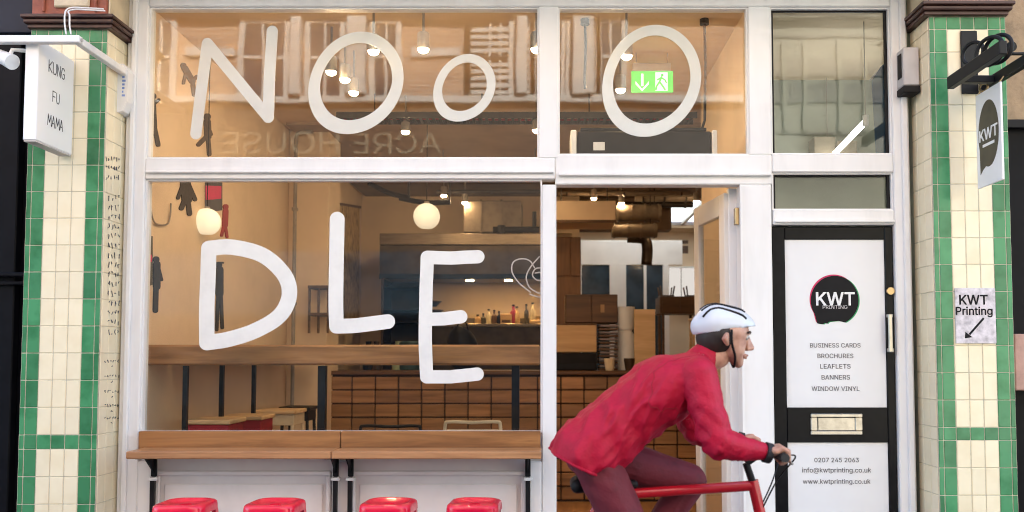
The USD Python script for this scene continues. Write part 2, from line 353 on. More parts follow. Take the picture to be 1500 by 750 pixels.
fr('transom', xJ1, xMu1 - .02, zT0, zT1, YF + .002)
fr('transom', xMu1 - .02, xPu1, zR0, zR1, YF + .005)
fr('transom', xPu1, xR0, Z(252), Z(225), YF + .003)
fr('transom', xPu1, xR0, Z(329), Z(307), YF + .003)
fr('post', xM0, xM1, 0, zR0 if zR0 < zT0 else zT0, YF + .004)
fr('post', xP0, xP1, 0, zR0, YF + .004)
# mouldings on the transoms and round the panes
fr('moulding', xJ1 + .01, xMu1 - .03, Z(254), Z(250), YF - .018, YF + .01, .004)
fr('moulding', xMu1, xPu1 - .01, Z(258), Z(254), YF - .018, YF + .01, .004)
fr('moulding', xPu1 + .01, xR0 - .004, Z(326), Z(323), YF - .014, YF + .01, .003)
fr('moulding', X(1085.5, 420), X(1089, 420), 0.01, zR0 - .01, YF - .004, YF + .02, .001)
fr('moulding', X(186, 400), X(194, 400), .02, zTop - .02, YF - .02, YF + .01, .006)
fr('moulding', X(1324, 400), X(1333, 400), .02, zTop - .02, YF - .02, YF + .01, .006)
panes = [(xJ1, xMu0, zT1, zHead), (xMu1, xPu0, zR1, zHead), (xPu1, xR0, Z(225), zHead), (xPu1, xR0, Z(307), Z(252)), (xJ1, xM0, Z(634), zT0)]
for (a, b, c, d) in panes:
    sf.part('pane', bx(a - .004, b + .004, YG, YG + .008, c - .004, d + .004), mGlass)
    w = .009
    sf.part('glazing_bead', cat(bx(a, a + w, YF + .02, YG - .001, c + w, d - w), bx(b - w, b, YF + .02, YG - .001, c + w, d - w), bx(a, b, YF + .021, YG - .001, d - w, d), bx(a, b, YF + .021, YG - .001, c, c + w)), mWhite)
# dark gaskets round the two right-hand panes
for (a, b, c, d) in panes[2:4]:
    g = .016
    sf.part('dark_bead', cat(bx(a + .009, a + .009 + g, YG - .016, YG - .001, c + .01, d - .01), bx(b - .009 - g, b - .009, YG - .016, YG - .001, c + .01, d - .01),
                             bx(a + .026, b - .026, YG - .014, YG - .001, d - .018, d - .009)), mBlackMat)
# stall riser below the ledge
zSill = Z(636)
sf.part('riser_board', bx(xJ1, xM0, -.012, .06, 0, zSill, .003), mRiser)
for (p0, p1) in ((226, 484), (513, 770)):
    x0, x1 = X(p0, 700), X(p1, 700); zt = Z(697)
    sf.part('riser_panel', bx(x0 + .05, x1 - .05, -.026, -.0125, .1, zt - .05, .008), mRiser)
    sf.part('panel_moulding', cat(bx(x0, x1, -.04, -.0126, zt, zt + .028, .006), bx(x0, x0 + .028, -.039, -.0126, .05, zt - .001, .006), bx(x1 - .028, x1, -.039, -.0126, .05, zt - .001, .006)), mRiser)
sf.part('riser_stile', bx(xJ1 + .002, X(224, 700), -.05, -.0125, 0, Z(676), .005), mWhite)
sf.part('riser_stile', bx(X(776, 700), xM0 - .002, -.05, -.0125, 0, Z(676), .005), mWhite)
sf.part('riser_stile', bx(X(486, 700), X(511, 700), -.04, -.0125, 0, Z(676), .005), mRiser)

# hand drawn letters on the glass
def strokes(lines, w): return unary_union([LineString(l).buffer(w / 2, quad_segs=8) for l in lines])
def ell(cx, cy, rx, ry, tilt, w, wb):
    t = np.linspace(0, 2 * math.pi, 64, endpoint=False); o, i = [], []
    for a in t:
        k = w + (wb - w) * max(0, math.sin(a)); wob = 1 + .012 * math.sin(3 * a + 1)
        o.append((cx + (rx * math.cos(a)) * wob, cy + ry * math.sin(a) * wob)); i.append((cx + (rx - k) * math.cos(a) * wob, cy + (ry - k) * math.sin(a) * wob))
    p = Polygon(o, [i]); return affinity.skew(p, xs=tilt, origin=(cx, cy))
letters = [
    ('painted_letter', strokes([[(287, 196), (294, 140), (304, 64)], [(304, 64), (350, 120), (393, 172)], [(393, 172), (395, 110), (399, 46)]], 16.5), 'white hand-drawn letter N on the upper pane'),
    ('painted_letter', ell(521, 122, 69, 75, -8, 16.5, 20.5), 'large white hand-drawn letter O next to the N'),
    ('painted_letter', ell(680, 129, 45, 49.5, -9, 12.5, 15.5), 'small white hand-drawn letter o left of the mullion'),
    ('painted_letter', ell(954, 119, 72, 82, -6, 15.5, 19.5), 'large white hand-drawn letter O over the green exit sign'),
    ('painted_letter', strokes([crom([(303, 502), (303, 450), (305, 400), (306, 364)], 6), crom([(306, 364), (340, 362), (385, 374), (416, 402), (424, 432), (410, 462), (375, 484), (335, 497), (303, 502)], 8)], 22.5), 'white hand-drawn letter D on the lower pane'),
    ('painted_letter', strokes([crom([(494, 321), (493, 380), (492, 440), (493, 478)], 5), crom([(493, 478), (520, 477), (545, 474), (568, 471)], 5)], 21.5), 'white hand-drawn letter L between D and E'),
    ('painted_letter', strokes([crom([(626, 377), (624, 430), (623, 500), (625, 552)], 5), [(626, 377), (660, 378), (700, 376)], [(624, 468), (650, 467), (675, 464)], [(625, 552), (660, 552), (699, 548)]], 19.5), 'white hand-drawn letter E on the lower pane')]
for n, sh, lab in letters:
    sf.part(n, facing(extr(pxshape(sh, YG - .002).simplify(.0006), .003), YG - .0015), mVinylThin if 'pper' in lab or ' O ' in lab or ' o ' in lab else mVinyl, label=lab)
doodle = [crom([(777, 428), (760, 414), (750, 398), (752, 384), (764, 379), (776, 382), (783, 392)], 6), crom([(790, 376), (778, 390), (771, 405), (775, 420), (786, 428), (793, 430)], 6),
          crom([(793, 392), (784, 394), (780, 403), (786, 410), (793, 411)], 6), crom([(784, 400), (790, 399), (793, 400)], 4), crom([(776, 431), (785, 434), (793, 436)], 4)]
sf.part('line_drawing', facing(extr(pxshape(strokes(doodle, 1.9), YG - .002), .002), YG - .0015), mThin, label='thin white line drawing of a curling noodle beside the post')

# open glazed leaf of the noodle shop door
lf = Thing('glazed_door', 'white glazed door leaf standing open into the noodle shop', 'door', (X(1066, 400, .07), .07, 0))
hx, hy = 0, 0
ang = math.atan2(.56, -.085); LW = .57; zd = Z(272) - .02
def leaf(x0, x1, t0, t1, z0, z1, b=.004):
    m = bx(x0, x1, t0, t1, z0, z1, b); m.apply_transform(trimesh.transformations.rotation_matrix(ang, [0, 0, 1])); m.apply_translation(lf.loc); return m
lf.part('stile', leaf(0, .09, -.02, .02, .01, zd), mWhiteIn); lf.part('stile', leaf(LW - .09, LW, -.02, .02, .01, zd), mWhiteIn)
lf.part('top_rail', leaf(.091, LW - .091, -.019, .019, zd - .13, zd), mWhiteIn); lf.part('bottom_rail', leaf(.091, LW - .091, -.019, .019, .01, .30), mWhiteIn)
lf.part('pane', leaf(.091, LW - .091, -.004, .004, .301, zd - .131, 0), mGlass)
lf.part('push_plate', leaf(LW - .07, LW - .02, .021, .026, 1.05, 1.5, .001), mWhitePl)
sf.part('reveal', bx(X(1067.5, 400, .07), xP0 + .03, .061, .11, 0, zR0, .004), mWhite)
sf.part('hinge', bx(X(1078, 315) , X(1084, 315), YF + .02, YF + .06, Z(328), Z(303), .003), mBrass)
sf.part('hinge', bx(X(1078, 315) , X(1084, 315), YF + .02, YF + .06, .35, .45, .003), mBrass)

# ------------------------------------------------------------------ black printing-shop door
kd = Thing('panelled_door', 'black door with white KWT printing posters, letterbox and lock', 'door', ((X(1135, 500) + X(1312, 500)) / 2, 0, 0))
YD = -.005
dx0, dx1, dz1 = xP1 + .004, xR0 - .004, Z(331)
p0, p1 = X(1150.5, 470, YD), X(1297, 470, YD)
zA1, zA0, zB1 = Z(351, YD), Z(597, YD), Z(648, YD)
kd.part('stile', bx(dx0, p0, YD - .012, .05, .01, dz1, .004), mBlack); kd.part('stile', bx(p1, dx1, YD - .012, .05, .01, dz1, .004), mBlack)
kd.part('top_rail', bx(p0, p1, YD - .010, .05, zA1, dz1 - .001, .004), mBlack); kd.part('middle_rail', bx(p0, p1, YD - .010, .05, zB1, zA0, .004), mBlack); kd.part('bottom_rail', bx(p0, p1, YD - .010, .05, .01, .22, .004), mBlack)
pa = kd.part('poster_panel', bx(p0 + .001, p1 - .001, YD, .04, zA0 + .001, zA1 - .001), mPaper)
pb = kd.part('poster_panel', bx(p0 + .001, p1 - .001, YD, .04, .221, zB1 - .001), mPaper)
bub = unary_union([affinity.scale(Point(1222.5, 440).buffer(35, quad_segs=24), 1.0, 1.03), Polygon([(1190, 448), (1197, 474), (1206, 475), (1216, 466), (1235, 473), (1244, 468), (1240, 445)])]).buffer(-3).buffer(3)
bub = bub.difference(Polygon([(1206, 480), (1214, 471.5), (1228, 470), (1240, 473), (1240, 485), (1206, 485)])).buffer(-1).buffer(1)
def decal(t, name, sh_px, Y, d, m, parent=None, label=None): return t.part(name, facing(extr(pxshape(sh_px, Y), d), Y + d * 0), m, parent=parent, label=label)
rim1 = affinity.translate(bub, -1.6, -1.8).difference(bub); rim2 = affinity.translate(bub, 1.8, .4).difference(bub)
decal(kd, 'logo_rim', rim1, YD - .0006, .0008, mRedInk, pa, 'red edge of the black speech bubble'); decal(kd, 'logo_rim', rim2, YD - .0006, .0008, mGreenInk, pa, 'green edge of the black speech bubble')
decal(kd, 'logo_bubble', bub, YD - .0006, .0016, mInk, pa)
xk = lambda px, py: at(px, py, YD)[0]; zk = lambda py, px=1222: at(px, py, YD)[1]
kd.part('lettering', fit_text('KWT', xk(1195, 436), xk(1252, 436), zk(447), YD - .0022, .0012, True), mPaper, parent=pa)
kd.part('lettering', fit_text('PRINTING', xk(1205, 452), xk(1241, 452), zk(452.5), YD - .0022, .0010), mGreyBox, parent=pa)
for s, a, b, y in (('BUSINESS CARDS', 1186.5, 1260.5, 509), ('BROCHURES', 1197.5, 1250, 524.5), ('LEAFLETS', 1201.5, 1246, 540), ('BANNERS', 1203.5, 1245, 556), ('WINDOW VINYL', 1189, 1259, 572.5)):
    kd.part('lettering', fit_text(s, xk(a, y), xk(b, y), zk(y), YD - .0005, .0012, False), mInkG, parent=pa)
for s, a, b, y in (('0207 245 2063', 1193, 1258, 677), ('info@kwtprinting.co.uk', 1175, 1276, 692), ('www.kwtprinting.co.uk', 1176, 1275, 708.5)):
    kd.part('lettering', fit_text(s, xk(a, y), xk(b, y), zk(y), YD - .0005, .0012, False), mInkG, parent=pb)
lb = kd.part('letterbox', cat(pbox(1188, 606, 1264, 611.5, YD - .024, YD - .0101, .004), pbox(1188, 631, 1264, 637, YD - .024, YD - .0101, .004), pbox(1188, 611.6, 1198, 630.9, YD - .023, YD - .0101, .004), pbox(1253, 611.6, 1264, 630.9, YD - .023, YD - .0101, .004)), mSilver)
kd.part('flap', pbox(1198.3, 611.8, 1252.7, 630.7, YD - .016, YD - .0101, .006), mSilver, parent=lb)
kd.part('lock', cyl((X(1306, 426), YD - .013, Z(426)), (X(1306, 426), YD - .030, Z(426)), .022, 24), mBrass, smooth=30)
hp = [(X(1303, 462), YD - .013, Z(462)), (X(1303, 462), YD - .05, Z(462)), (X(1303, 514), YD - .05, Z(514)), (X(1303, 514), YD - .013, Z(514))]
kd.part('handle', cat(bx(hp[0][0] - .012, hp[0][0] + .012, YD - .055, YD - .04, Z(516), Z(460), .004), bx(hp[0][0] - .01, hp[0][0] + .022, YD - .04, YD - .0125, Z(465), Z(460), .003), bx(hp[0][0] - .01, hp[0][0] + .022, YD - .04, YD - .0125, Z(516), Z(510), .003)), mChrome)

# ------------------------------------------------------------------ tiled pilasters
YP, TW, TH_, BN, GC = -.25, .0805, .1545, .03, .072
def pilaster(x_in, sgn, label, terr):
    """x_in: corner next to the shopfront; sgn: direction away from it."""
    t = Thing('tiled_pilaster', label, 'pilaster', (x_in + sgn * .22, YP, 0), )
    W = .443; g = .0009
    lo, hi = sorted((x_in, x_in + sgn * W))
    ztop = at(100 if sgn < 0 else 1420, 44 if sgn < 0 else 25, YP)[1]
    z_band1, z_band0 = at(90 if sgn < 0 else 1430, 637 if sgn < 0 else 626, YP)[1], at(90 if sgn < 0 else 1430, 658 if sgn < 0 else 645, YP)[1]
    t.part('core', bx(lo + .0006, hi - .0006, YP - .0014, -.001, 0, ztop + .02), mGrout)
    def tile(x0, x1, z0, z1, m, name):
        j = random.uniform(-.0008, .0008)
        t.part(name, bx(x0 + g, x1 - g, YP - .004 + j, YP + .0035, z0 + g, z1 - g, .0035), m)
    rows = []
    z = z_band1
    while z < ztop - .075: rows.append((z, min(z + TH_, ztop - .075))); z += TH_
    z = z_band0
    while z > 0.02: rows.append((max(z - TH_, .0), z)); z -= TH_
    xs = [x_in + sgn * q for q in (0, BN, BN + GC)]
    cw = (W - 2 * (BN + GC)) / 3
    cx = [BN + GC + cw * k for k in range(4)]
    def col(a, b, z0, z1, m, name):
        a, b = sorted((x_in + sgn * a, x_in + sgn * b)); tile(a, b, z0, z1, m, name)
    for (z0, z1) in rows + [(z_band0, z_band1)]:
        band = z0 == z_band0 and z1 == z_band1
        col(0, BN, z0, z1, mGreen, 'edge_tile'); col(BN, BN + GC, z0, z1, mGreen, 'green_tile')
        for k in range(3): col(cx[k], cx[k + 1], z0, z1, mGreen if band else mCream, 'green_tile' if band else 'cream_tile')
        col(W - BN - GC, W - BN, z0, z1, mGreen, 'green_tile'); col(W - BN, W, z0, z1, mGreen, 'edge_tile')
    zt = max(r[1] for r in rows)
    for a, b in ((0, BN), (BN, BN + GC), (cx[0], cx[1]), (cx[1], cx[2]), (cx[2], cx[3]), (W - BN - GC, W - BN), (W - BN, W)):
        col(a, b, zt, ztop, mGreen, 'edge_tile' if b - a < .05 else 'green_tile')
    # return face next to the shopfront
    d = (.0 - YP - .012)
    cy = [YP + .002, YP + .002 + d * .36, YP + .002 + d * .72, -.006]
    for (z0, z1) in rows + [(z_band0, z_band1), (zt, ztop)]:
        for k in range(3):
            j = random.uniform(-.0008, .0008)
            a, b = sorted((x_in - sgn * (.004 + j), x_in + sgn * .0025))
            t.part('cream_tile', bx(a, b, cy[k] + g + (.006 if k == 0 else 0), cy[k + 1] - g, z0 + g, z1 - g, .003), mCream)
    # moulded cornice and block above
    o, i = .055, x_in - sgn * .06
    a, b = sorted((i, x_in + sgn * (W + .03)))
    prof = [(0, 0), (.3, 0)]
    t.part('cornice', cat(bx(a + .022, b - .022, YP - .03, -.001, ztop + .001, ztop + .024, .004), bx(a + .008, b - .008, YP - .05, -.001, ztop + .0245, ztop + .05, .006), bx(a, b, YP - .065, -.001, ztop + .0505, ztop + .072, .004)), mBrownTrim)
    a2, b2 = sorted((x_in - sgn * .004, x_in + sgn * (W + .0)))
    t.part('capital_block', bx(a2 + .004, b2 - .004, YP - .012, -.001, ztop + .074, 4.3, .006), terr)
    if sgn < 0:
        t.part('capital_panel', bx(a2 + .14, b2 - .10, YP - .03, YP - .0125, ztop + .125, 4.2, .008), mBuff)
        t.part('capital_moulding', cat(bx(a2 + .07, a2 + .085, YP - .026, YP - .0125, ztop + .1, 4.2, .004), bx(b2 - .075, b2 - .06, YP - .026, YP - .0125, ztop + .1, 4.2, .004)), mTerra)
    a3, b3 = sorted((x_in - sgn * .016, x_in - sgn * .0045))
    t.part('return_block', bx(a3, b3, YP - .008, -.002, ztop + .075, 4.3, .003), mBuff)
    return t, ztop
xLc, xRc = (146 - 800) / FPX * 4.75, (1371 - 800) / FPX * 4.75
pl, zplt = pilaster(xLc, -1, 'green and cream tiled pilaster left of the noodle shop window', mTerra)
pr, zprt = pilaster(xRc, 1, 'green and cream tiled pilaster right of the black printing door', mStone)
# handwritten menu on the left return: rows of small marks too worn to read
sc = []
def scrib(px0, px1, py, n, hgt):
    for k in range(n):
        x = px0 + (px1 - px0) * (k + .5) / n; w = (px1 - px0) / n * .6
        pts = [(x + random.uniform(-w, w) / 2, py + random.uniform(-hgt, hgt) / 2) for _ in range(3)]
        sc.append(LineString(pts).buffer(.45, quad_segs=2))
for y in (233, 246, 260): scrib(154, 176, y, 6, 7)
for y in range(290, 500, 14): scrib(157, 176, y, 4, 9)
for y in (529, 551, 573, 594, 612): scrib(152, 175, y, 6, 4); scrib(161, 166, y + 8, 1, 3)
ms = []
for s in sc:
    yz = [atx(a, b, xLc + .0052) for a, b in s.exterior.coords]
    m = extr(Polygon(yz).buffer(0), .0012); V = m.vertices; m.vertices = np.c_[xLc + .0052 + V[:, 2], V[:, 0], V[:, 1]]; m.fix_normals(); ms.append(m)
pl.part('menu_writing', cat(ms), mInkG, kind='stuff', label='faint handwritten menu lines down the cream return tiles')

# ------------------------------------------------------------------ signs and fittings on the pilasters
# KUNG FU MAMA box sign
yN, yW = -.60, YP - .012
xs1 = at(107, 228, YP)[0]; zb, zt = at(107, 228, YP)[1], at(50, 57, yN)[1]
bs = Thing('box_sign', 'white projecting box sign lettered KUNG FU MAMA on left pilaster', 'sign', (xs1 - .035, yW, zb))
bs.part('case', bx(xs1 - .072, xs1, yN, yW, zb, zt, .004), mSign)
bs.part('base_tray', bx(xs1 - .068, xs1 - .004, yN + .005, yW - .004, zb - .008, zb - .0005), mGreyBox)
GL = {'K': [[(0, 0), (0, 1)], [(.6, 1), (0, .45), (.6, 0)]], 'U': [[(0, 1), (0, .25), (.15, 0), (.45, 0), (.6, .25), (.6, 1)]], 'N': [[(0, 0), (0, 1), (.6, 0), (.6, 1)]],
      'G': [[(.6, .85), (.4, 1), (.15, .95), (0, .5), (.15, .05), (.45, 0), (.6, .2), (.6, .45), (.35, .45)]], 'F': [[(0, 0), (0, 1), (.55, 1)], [(0, .5), (.45, .5)]],
      'M': [[(0, 0), (.08, 1), (.35, .3), (.62, 1), (.7, 0)]], 'A': [[(0, 0), (.3, 1), (.6, 0)], [(.12, .35), (.48, .35)]]}
def hand(word, h, gap=.30, w=.10):
    ls, x = [], 0
    for ch in word:
        for l in GL[ch]: ls.append([((a + x) * h, b * h + random.uniform(-.02, .02) * h) for a, b in l])
        x += .65 + gap
    sh = unary_union([LineString(l).buffer(w * h / 2, quad_segs=3) for l in ls]); b = sh.bounds
    return affinity.translate(sh, -(b[0] + b[2]) / 2, 0)
hgt = zt - zb; mid = (yN + yW) / 2
for word, zc, h in (('KUNG', zb + hgt * .74, .062), ('FU', zb + hgt * .46, .056), ('MAMA', zb + hgt * .20, .060)):
    m = extr(hand(word, h, .14, .085), .0015); V = m.vertices                # seen from +x: reading direction is +y
    m.vertices = np.c_[xs1 + .0002 + V[:, 2], mid + V[:, 0] * .80, zc + V[:, 1]]; m.fix_normals()
    bs.part('lettering', m, mInkG)
# white rail and arm above the sign
rl = Thing('bracket_rail', 'white metal rail and arm carrying the box sign above left pilaster', 'bracket', (xs1, yN, zt))
xr = at(122, 62, yN)[0]; zr = zt - .034
rl.part('rail', bx(-3.5, xr, yN - .042, yN - .002, zr, zr + .04, .004), mWhite)
rl.part('arm', bx(xr - .04, xr - .002, yN - .0015, YF - .001, zr - .002, zr + .038, .004), mWhite)
rl.part('end_cap', cyl((xr + .0005, yN - .02, zr + .02), (xr + .006, yN - .02, zr + .02), .011, 16), mGreyBox)
rl.part('hanger', bx(xs1 - .055, xs1 - .02, yN + .01, yW - .02, zt + .0005, zt + .014, .002), mWhite)
# spot lamp left
sp = Thing('spot_lamp', 'small white spot lamp on a short arm at left edge', 'lamp', (-2.95, yN, 2.9))
ax, az = at(38, 72, yN); bx_, bz = at(8, 84, yN)
sp.part('arm', tube([(ax + .02, yN + .05, az), (ax - .03, yN + .02, az), (at(18, 74, yN)[0], yN, az - .003), (at(14, 80, yN)[0], yN, bz)], .011, 8), mWhite, smooth=40)
sp.part('lamp_head', cyl((bx_ - .055, yN + .02, bz + .02), (bx_ + .045, yN - .01, bz - .03), .034, 20, .042), mWhite, smooth=30)
# cable
cb = [(at(97, 52, YP - .33)[0], YP - .33, at(97, 54, YP - .33)[1])]
pts = [(97, 50, -.48), (95, 36, -.42), (95, 22, -.38), (98, 14, -.36), (108, 11, -.35), (130, 12, -.35), (152, 13, -.33)]
cbm = []
for o in (0, 7):
    P = crom([(at(a + o * (1 if b > 14 else .3), b + (o * .4 if b < 15 else 0), y)[0], y, at(a, b + (o * .4 if b < 15 else 0), y)[1]) for a, b, y in pts], 6); cbm.append(tube(P, .0045, 6))
cbl = Thing('power_cable', 'looped white cable hanging over brown cornice above box sign', 'cable', tuple(np.mean(cbm[0].vertices, 0)))
cbl.part('cable', cbm[0], mWhite, smooth=True); cbl.part('cable', cbm[1], mWhite, smooth=True)
# alarm box (white, rounded) on the return
ax0, ax1 = at(164, 130, -.13)[0], at(189, 130, -.13)[0]; az0, az1 = at(176, 166, -.13)[1], at(176, 93, -.13)[1]
al = Thing('alarm_box', 'white rounded alarm box with blue lettering beside window', 'alarm box', ((ax0 + ax1) / 2, -.08, az0))
prof = Polygon([(ax0, az1 - .02), (ax0 + .01, az1), (ax1 - .03, az1), (ax1, az1 - .05), (ax1 - .004, az0 + .07), (ax1 - .03, az0 + .01), (ax0 + .04, az0), (ax0 + .008, az0 + .03)]).buffer(-.012).buffer(.012, quad_segs=6)
al.part('cover', facing(extr(prof.buffer(-.003), .075), -.06), mWhitePl); al.part('back_plate', facing(extr(affinity.translate(prof, -.006, -.004), .012), -.047), mGreyBox)
m = extr(hand('KFUNAG', .022, .2, .2), .001); V = m.vertices
bl = [bx((ax0 + ax1) / 2 + .012, (ax0 + ax1) / 2 + .024 + random.uniform(-.004, .012), -.1365, -.1352, z, z + .012) for z in np.arange(az0 + .10, az1 - .05, .022)]
al.part('blue_print', cat(bl), mBlueInk)
# grey box on the right return
gx0, gx1 = at(1322, 100, -.13)[0], at(1346, 100, -.13)[0]; gz0, gz1 = at(1335, 137, -.13)[1], at(1335, 70, -.13)[1]
gb = Thing('junction_box', 'small grey box with black underside beside right pilaster', 'box', ((gx0 + gx1) / 2, -.08, gz0))
gb.part('case', bx(gx0, gx1 - .003, -.145, YF - .001, gz0 + .045, gz1, .006), mGreyBox); gb.part('base', bx(gx0 - .003, gx1, -.15, YF - .0015, gz0, gz0 + .0445, .006), mBlackMat)
gb.part('side_strip', bx(gx0 - .004, gx0 - .0005, -.12, -.07, gz0 + .10, gz1 - .03), mBlackMat)

# KWT hanging sign + bracket
br = Thing('sign_bracket', 'black iron bracket with scrolls projecting from right pilaster', 'bracket', (2.40, YP - .005, at(1418, 138, YP)[1]))
yp = YP - .006
br.part('wall_plate', bx(at(1407, 90, yp)[0], at(1431, 90, yp)[0], yp - .012, yp - .001, at(1420, 138, yp)[1], at(1420, 46, yp)[1], .003), mSteelB)
def bar(x, y0, y1, zc, h, w): return bx(x - w / 2, x + w / 2, y0, y1, zc - h / 2, zc + h / 2, .004)
zb1 = at(1392, 122, -.35)[1]
xb1 = at(1392, 122, -.35)[0]
br.part('arm', bar(xb1, -.90, -.35, zb1, .070, .04), mSteelB)
xb2 = 2.52; zb2 = at(1470, 112, -.45)[1]
br.part('arm', bar(xb2, -.85, yp - .001, zb2, .06, .035), mSteelB)
br.part('cross_bar', bx(xb1 + .023, xb2 - .021, -.43, -.39, zb1 - .02, zb1 + .02, .003), mSteelB)
def ring(px, py, Y, r, rt, tilt=0.):
    x, z = at(px, py, Y); m = trimesh.creation.torus(r, rt, major_sections=28, minor_sections=8)
    m.apply_transform(trimesh.transformations.rotation_matrix(math.pi / 2, [0, 1, 0])); m.apply_transform(trimesh.transformations.rotation_matrix(tilt, [0, 0, 1])); m.apply_translation([x, Y, z]); return m
for (px, py, Y, r) in ((1425, 78, -.45, .06), (1450, 75, -.60, .075), (1462, 72, -.60, .075)):
    br.part('scroll', ring(px, py, Y, r, .011, .55), mSteelB, smooth=True)
br.part('clamp', cyl((at(1476, 72, -.6)[0], -.56, at(1476, 72, -.6)[1]), (at(1476, 72, -.6)[0], -.64, at(1476, 72, -.6)[1]), .028, 18), mSteelB, smooth=30)
br.part('tie_rod', cyl((at(1476, 76, -.6)[0], -.6, at(1476, 79, -.6)[1]), (3.1, -.6, at(1476, 77, -.6)[1]), .009, 10), mSteelB, smooth=30)
br.part('tie_rod', cyl((3.1, -.605, at(1476, 77, -.6)[1]), (3.1, -.10, at(1476, 77, -.6)[1]), .009, 10), mSteelB, smooth=30)
xh = 2.44
hs = Thing('hanging_sign', 'white hanging KWT sign with dark bubble below black bracket', 'sign', (xh, -.5, at(1437, 278, -.34)[1]))
ysN, ysF = -.60, -.345
zs0 = at(1438, 277, ysF)[1]; zs1 = at(1442, 141, ysF)[1]
hs.part('board', bx(xh - .006, xh + .006, ysN, ysF, zs0, zs1, .002), mSign)
def on_sign(m):  # xy sheet -> facing -x, reading from far to near (towards -y)
    V = m.vertices; m.vertices = np.c_[xh - .0062 - V[:, 2], -V[:, 0], V[:, 1]]; m.fix_normals(); return m
cyS, czS = (ysN + ysF) / 2, (zs0 + zs1) / 2 + .02
bubS = affinity.translate(unary_union([affinity.scale(Point(0, 0).buffer(1, quad_segs=24), .104, .185), Polygon([(-.095, -.06), (-.092, -.215), (-.06, -.19), (-.03, -.175), (.03, -.18), (.05, -.14)])]), -cyS, czS)
hs.part('logo_bubble', on_sign(extr(bubS, .001)), mOlive)
m = meshkit.text_mesh('KWT', .062, .001, True); b = m.bounds; m.apply_translation([-(b[0, 0] + b[1, 0]) / 2 - cyS, czS - .03, .0012]); hs.part('lettering', on_sign(m), mSign)
hs.part('lettering', on_sign((lambda q: (q.apply_translation([-cyS, czS - .06, .0015]), q)[1])(trimesh.creation.box([.12, .016, .001]))), mSign)
hs.part('shackle', cat(ring(1441, 128, ysF - .03, .022, .006, .6), cyl((xh, ysF - .03, zs1 - .005), (xh, ysF - .03, zs1 + .02), .004, 8)), mBrass, smooth=True)
hs.part('shackle', cyl((xh, ysN + .03, zs1 - .005), (xh + .03, ysN + .03, zb2 - .04), .004, 8), mBrass, smooth=True)

# KWT Printing plaque
pq = Thing('printing_plaque', 'square grey KWT Printing plaque with arrow on right pilaster', 'sign', (at(1428, 503, YP)[0], YP - .006, at(1428, 503, YP)[1]))
mMott = M('mottled_print', (.58, .54, .56), .5, .5, 28., detail=3., dark=(.36, .33, .35))
ypq = YP - .0065
pq.part('board', bx(at(1398, 460, YP)[0], at(1457, 460, YP)[0], ypq - .006, ypq, at(1428, 503, YP)[1], at(1428, 422, YP)[1], .001), mMott)
yt = ypq - .0062
pq.part('lettering', fit_text('KWT', at(1405, 440, yt)[0], at(1447, 440, yt)[0], at(1428, 446, yt)[1], yt, .001, True), mInk)
pq.part('lettering', fit_text('Printing', at(1400, 455, yt)[0], at(1454, 455, yt)[0], at(1428, 461, yt)[1], yt, .001, True), mInk)
arr = unary_union([LineString([(1441, 466), (1420, 490)]).buffer(1.5, cap_style=2), Polygon([(1413.5, 495.5), (1414, 486), (1424.5, 494)])])
pq.part('arrow', facing(extr(pxshape(arr, yt), .001), yt), mInk)

# ------------------------------------------------------------------ ledge and stools outside
lg = Thing('wooden_ledge', 'varnished wooden drinks ledge below the noodle shop window', 'ledge', (-1.3, -.2, .85))
yB = YF - .02
zs = at(500, 655, yB)[1]; yFr = -.30
x0b, xmb, x1b = at(205, 650, yB)[0], at(500, 650, yB)[0], at(792, 650, yB)[0]
zbT = at(500, 631.5, yB)[1]
lg.part('back_board', bx(x0b, xmb - .002, yB - .022, yB + .018, zs - .04, zbT, .004), mLedge); lg.part('back_board', bx(xmb + .002, x1b, yB - .022, yB + .018, zs - .04, zbT, .004), mLedge)
xs0 = at(184, 666, yFr)[0]; xs2 = at(793, 666, yFr)[0]
lg.part('shelf', bx(xs0, xmb - .0015, yFr, yB - .0225, zs - .042, zs, .005), mLedge2); lg.part('shelf', bx(xmb + .0015, xs2, yFr, yB - .0225, zs - .042, zs, .005), mLedge2)
for px in (220, 489, 511, 773):
    x = at(px, 690, YF - .06)[0]; yw = -.0505
    p = lg.part('bracket', cat(bx(x - .018, x + .018, yFr + .05, yw - .012, zs - .049, zs - .0425), bx(x - .016, x + .016, yw - .011, yw, zs - .17, zs - .043)), mSteelB)
    tri = extr(Polygon([(yw - .012, zs - .0495), (yw - .012, zs - .15), (yw - .13, zs - .0495)]), .008); V = tri.vertices; tri.vertices = np.c_[x - .004 + V[:, 2], V[:, 0], V[:, 1]]; tri.fix_normals()
    lg.part('gusset', tri, mSteelB, parent=p)
    lg.part('bracket_post', bx(x - .013, x + .013, yw - .03, yw - .004, .02, zs - .171, .003), mSteelB)
    lg.part('clip', bx(x - .024, x + .03, yw - .034, yw - .001, zs - .195, zs - .175, .004), mWhite)

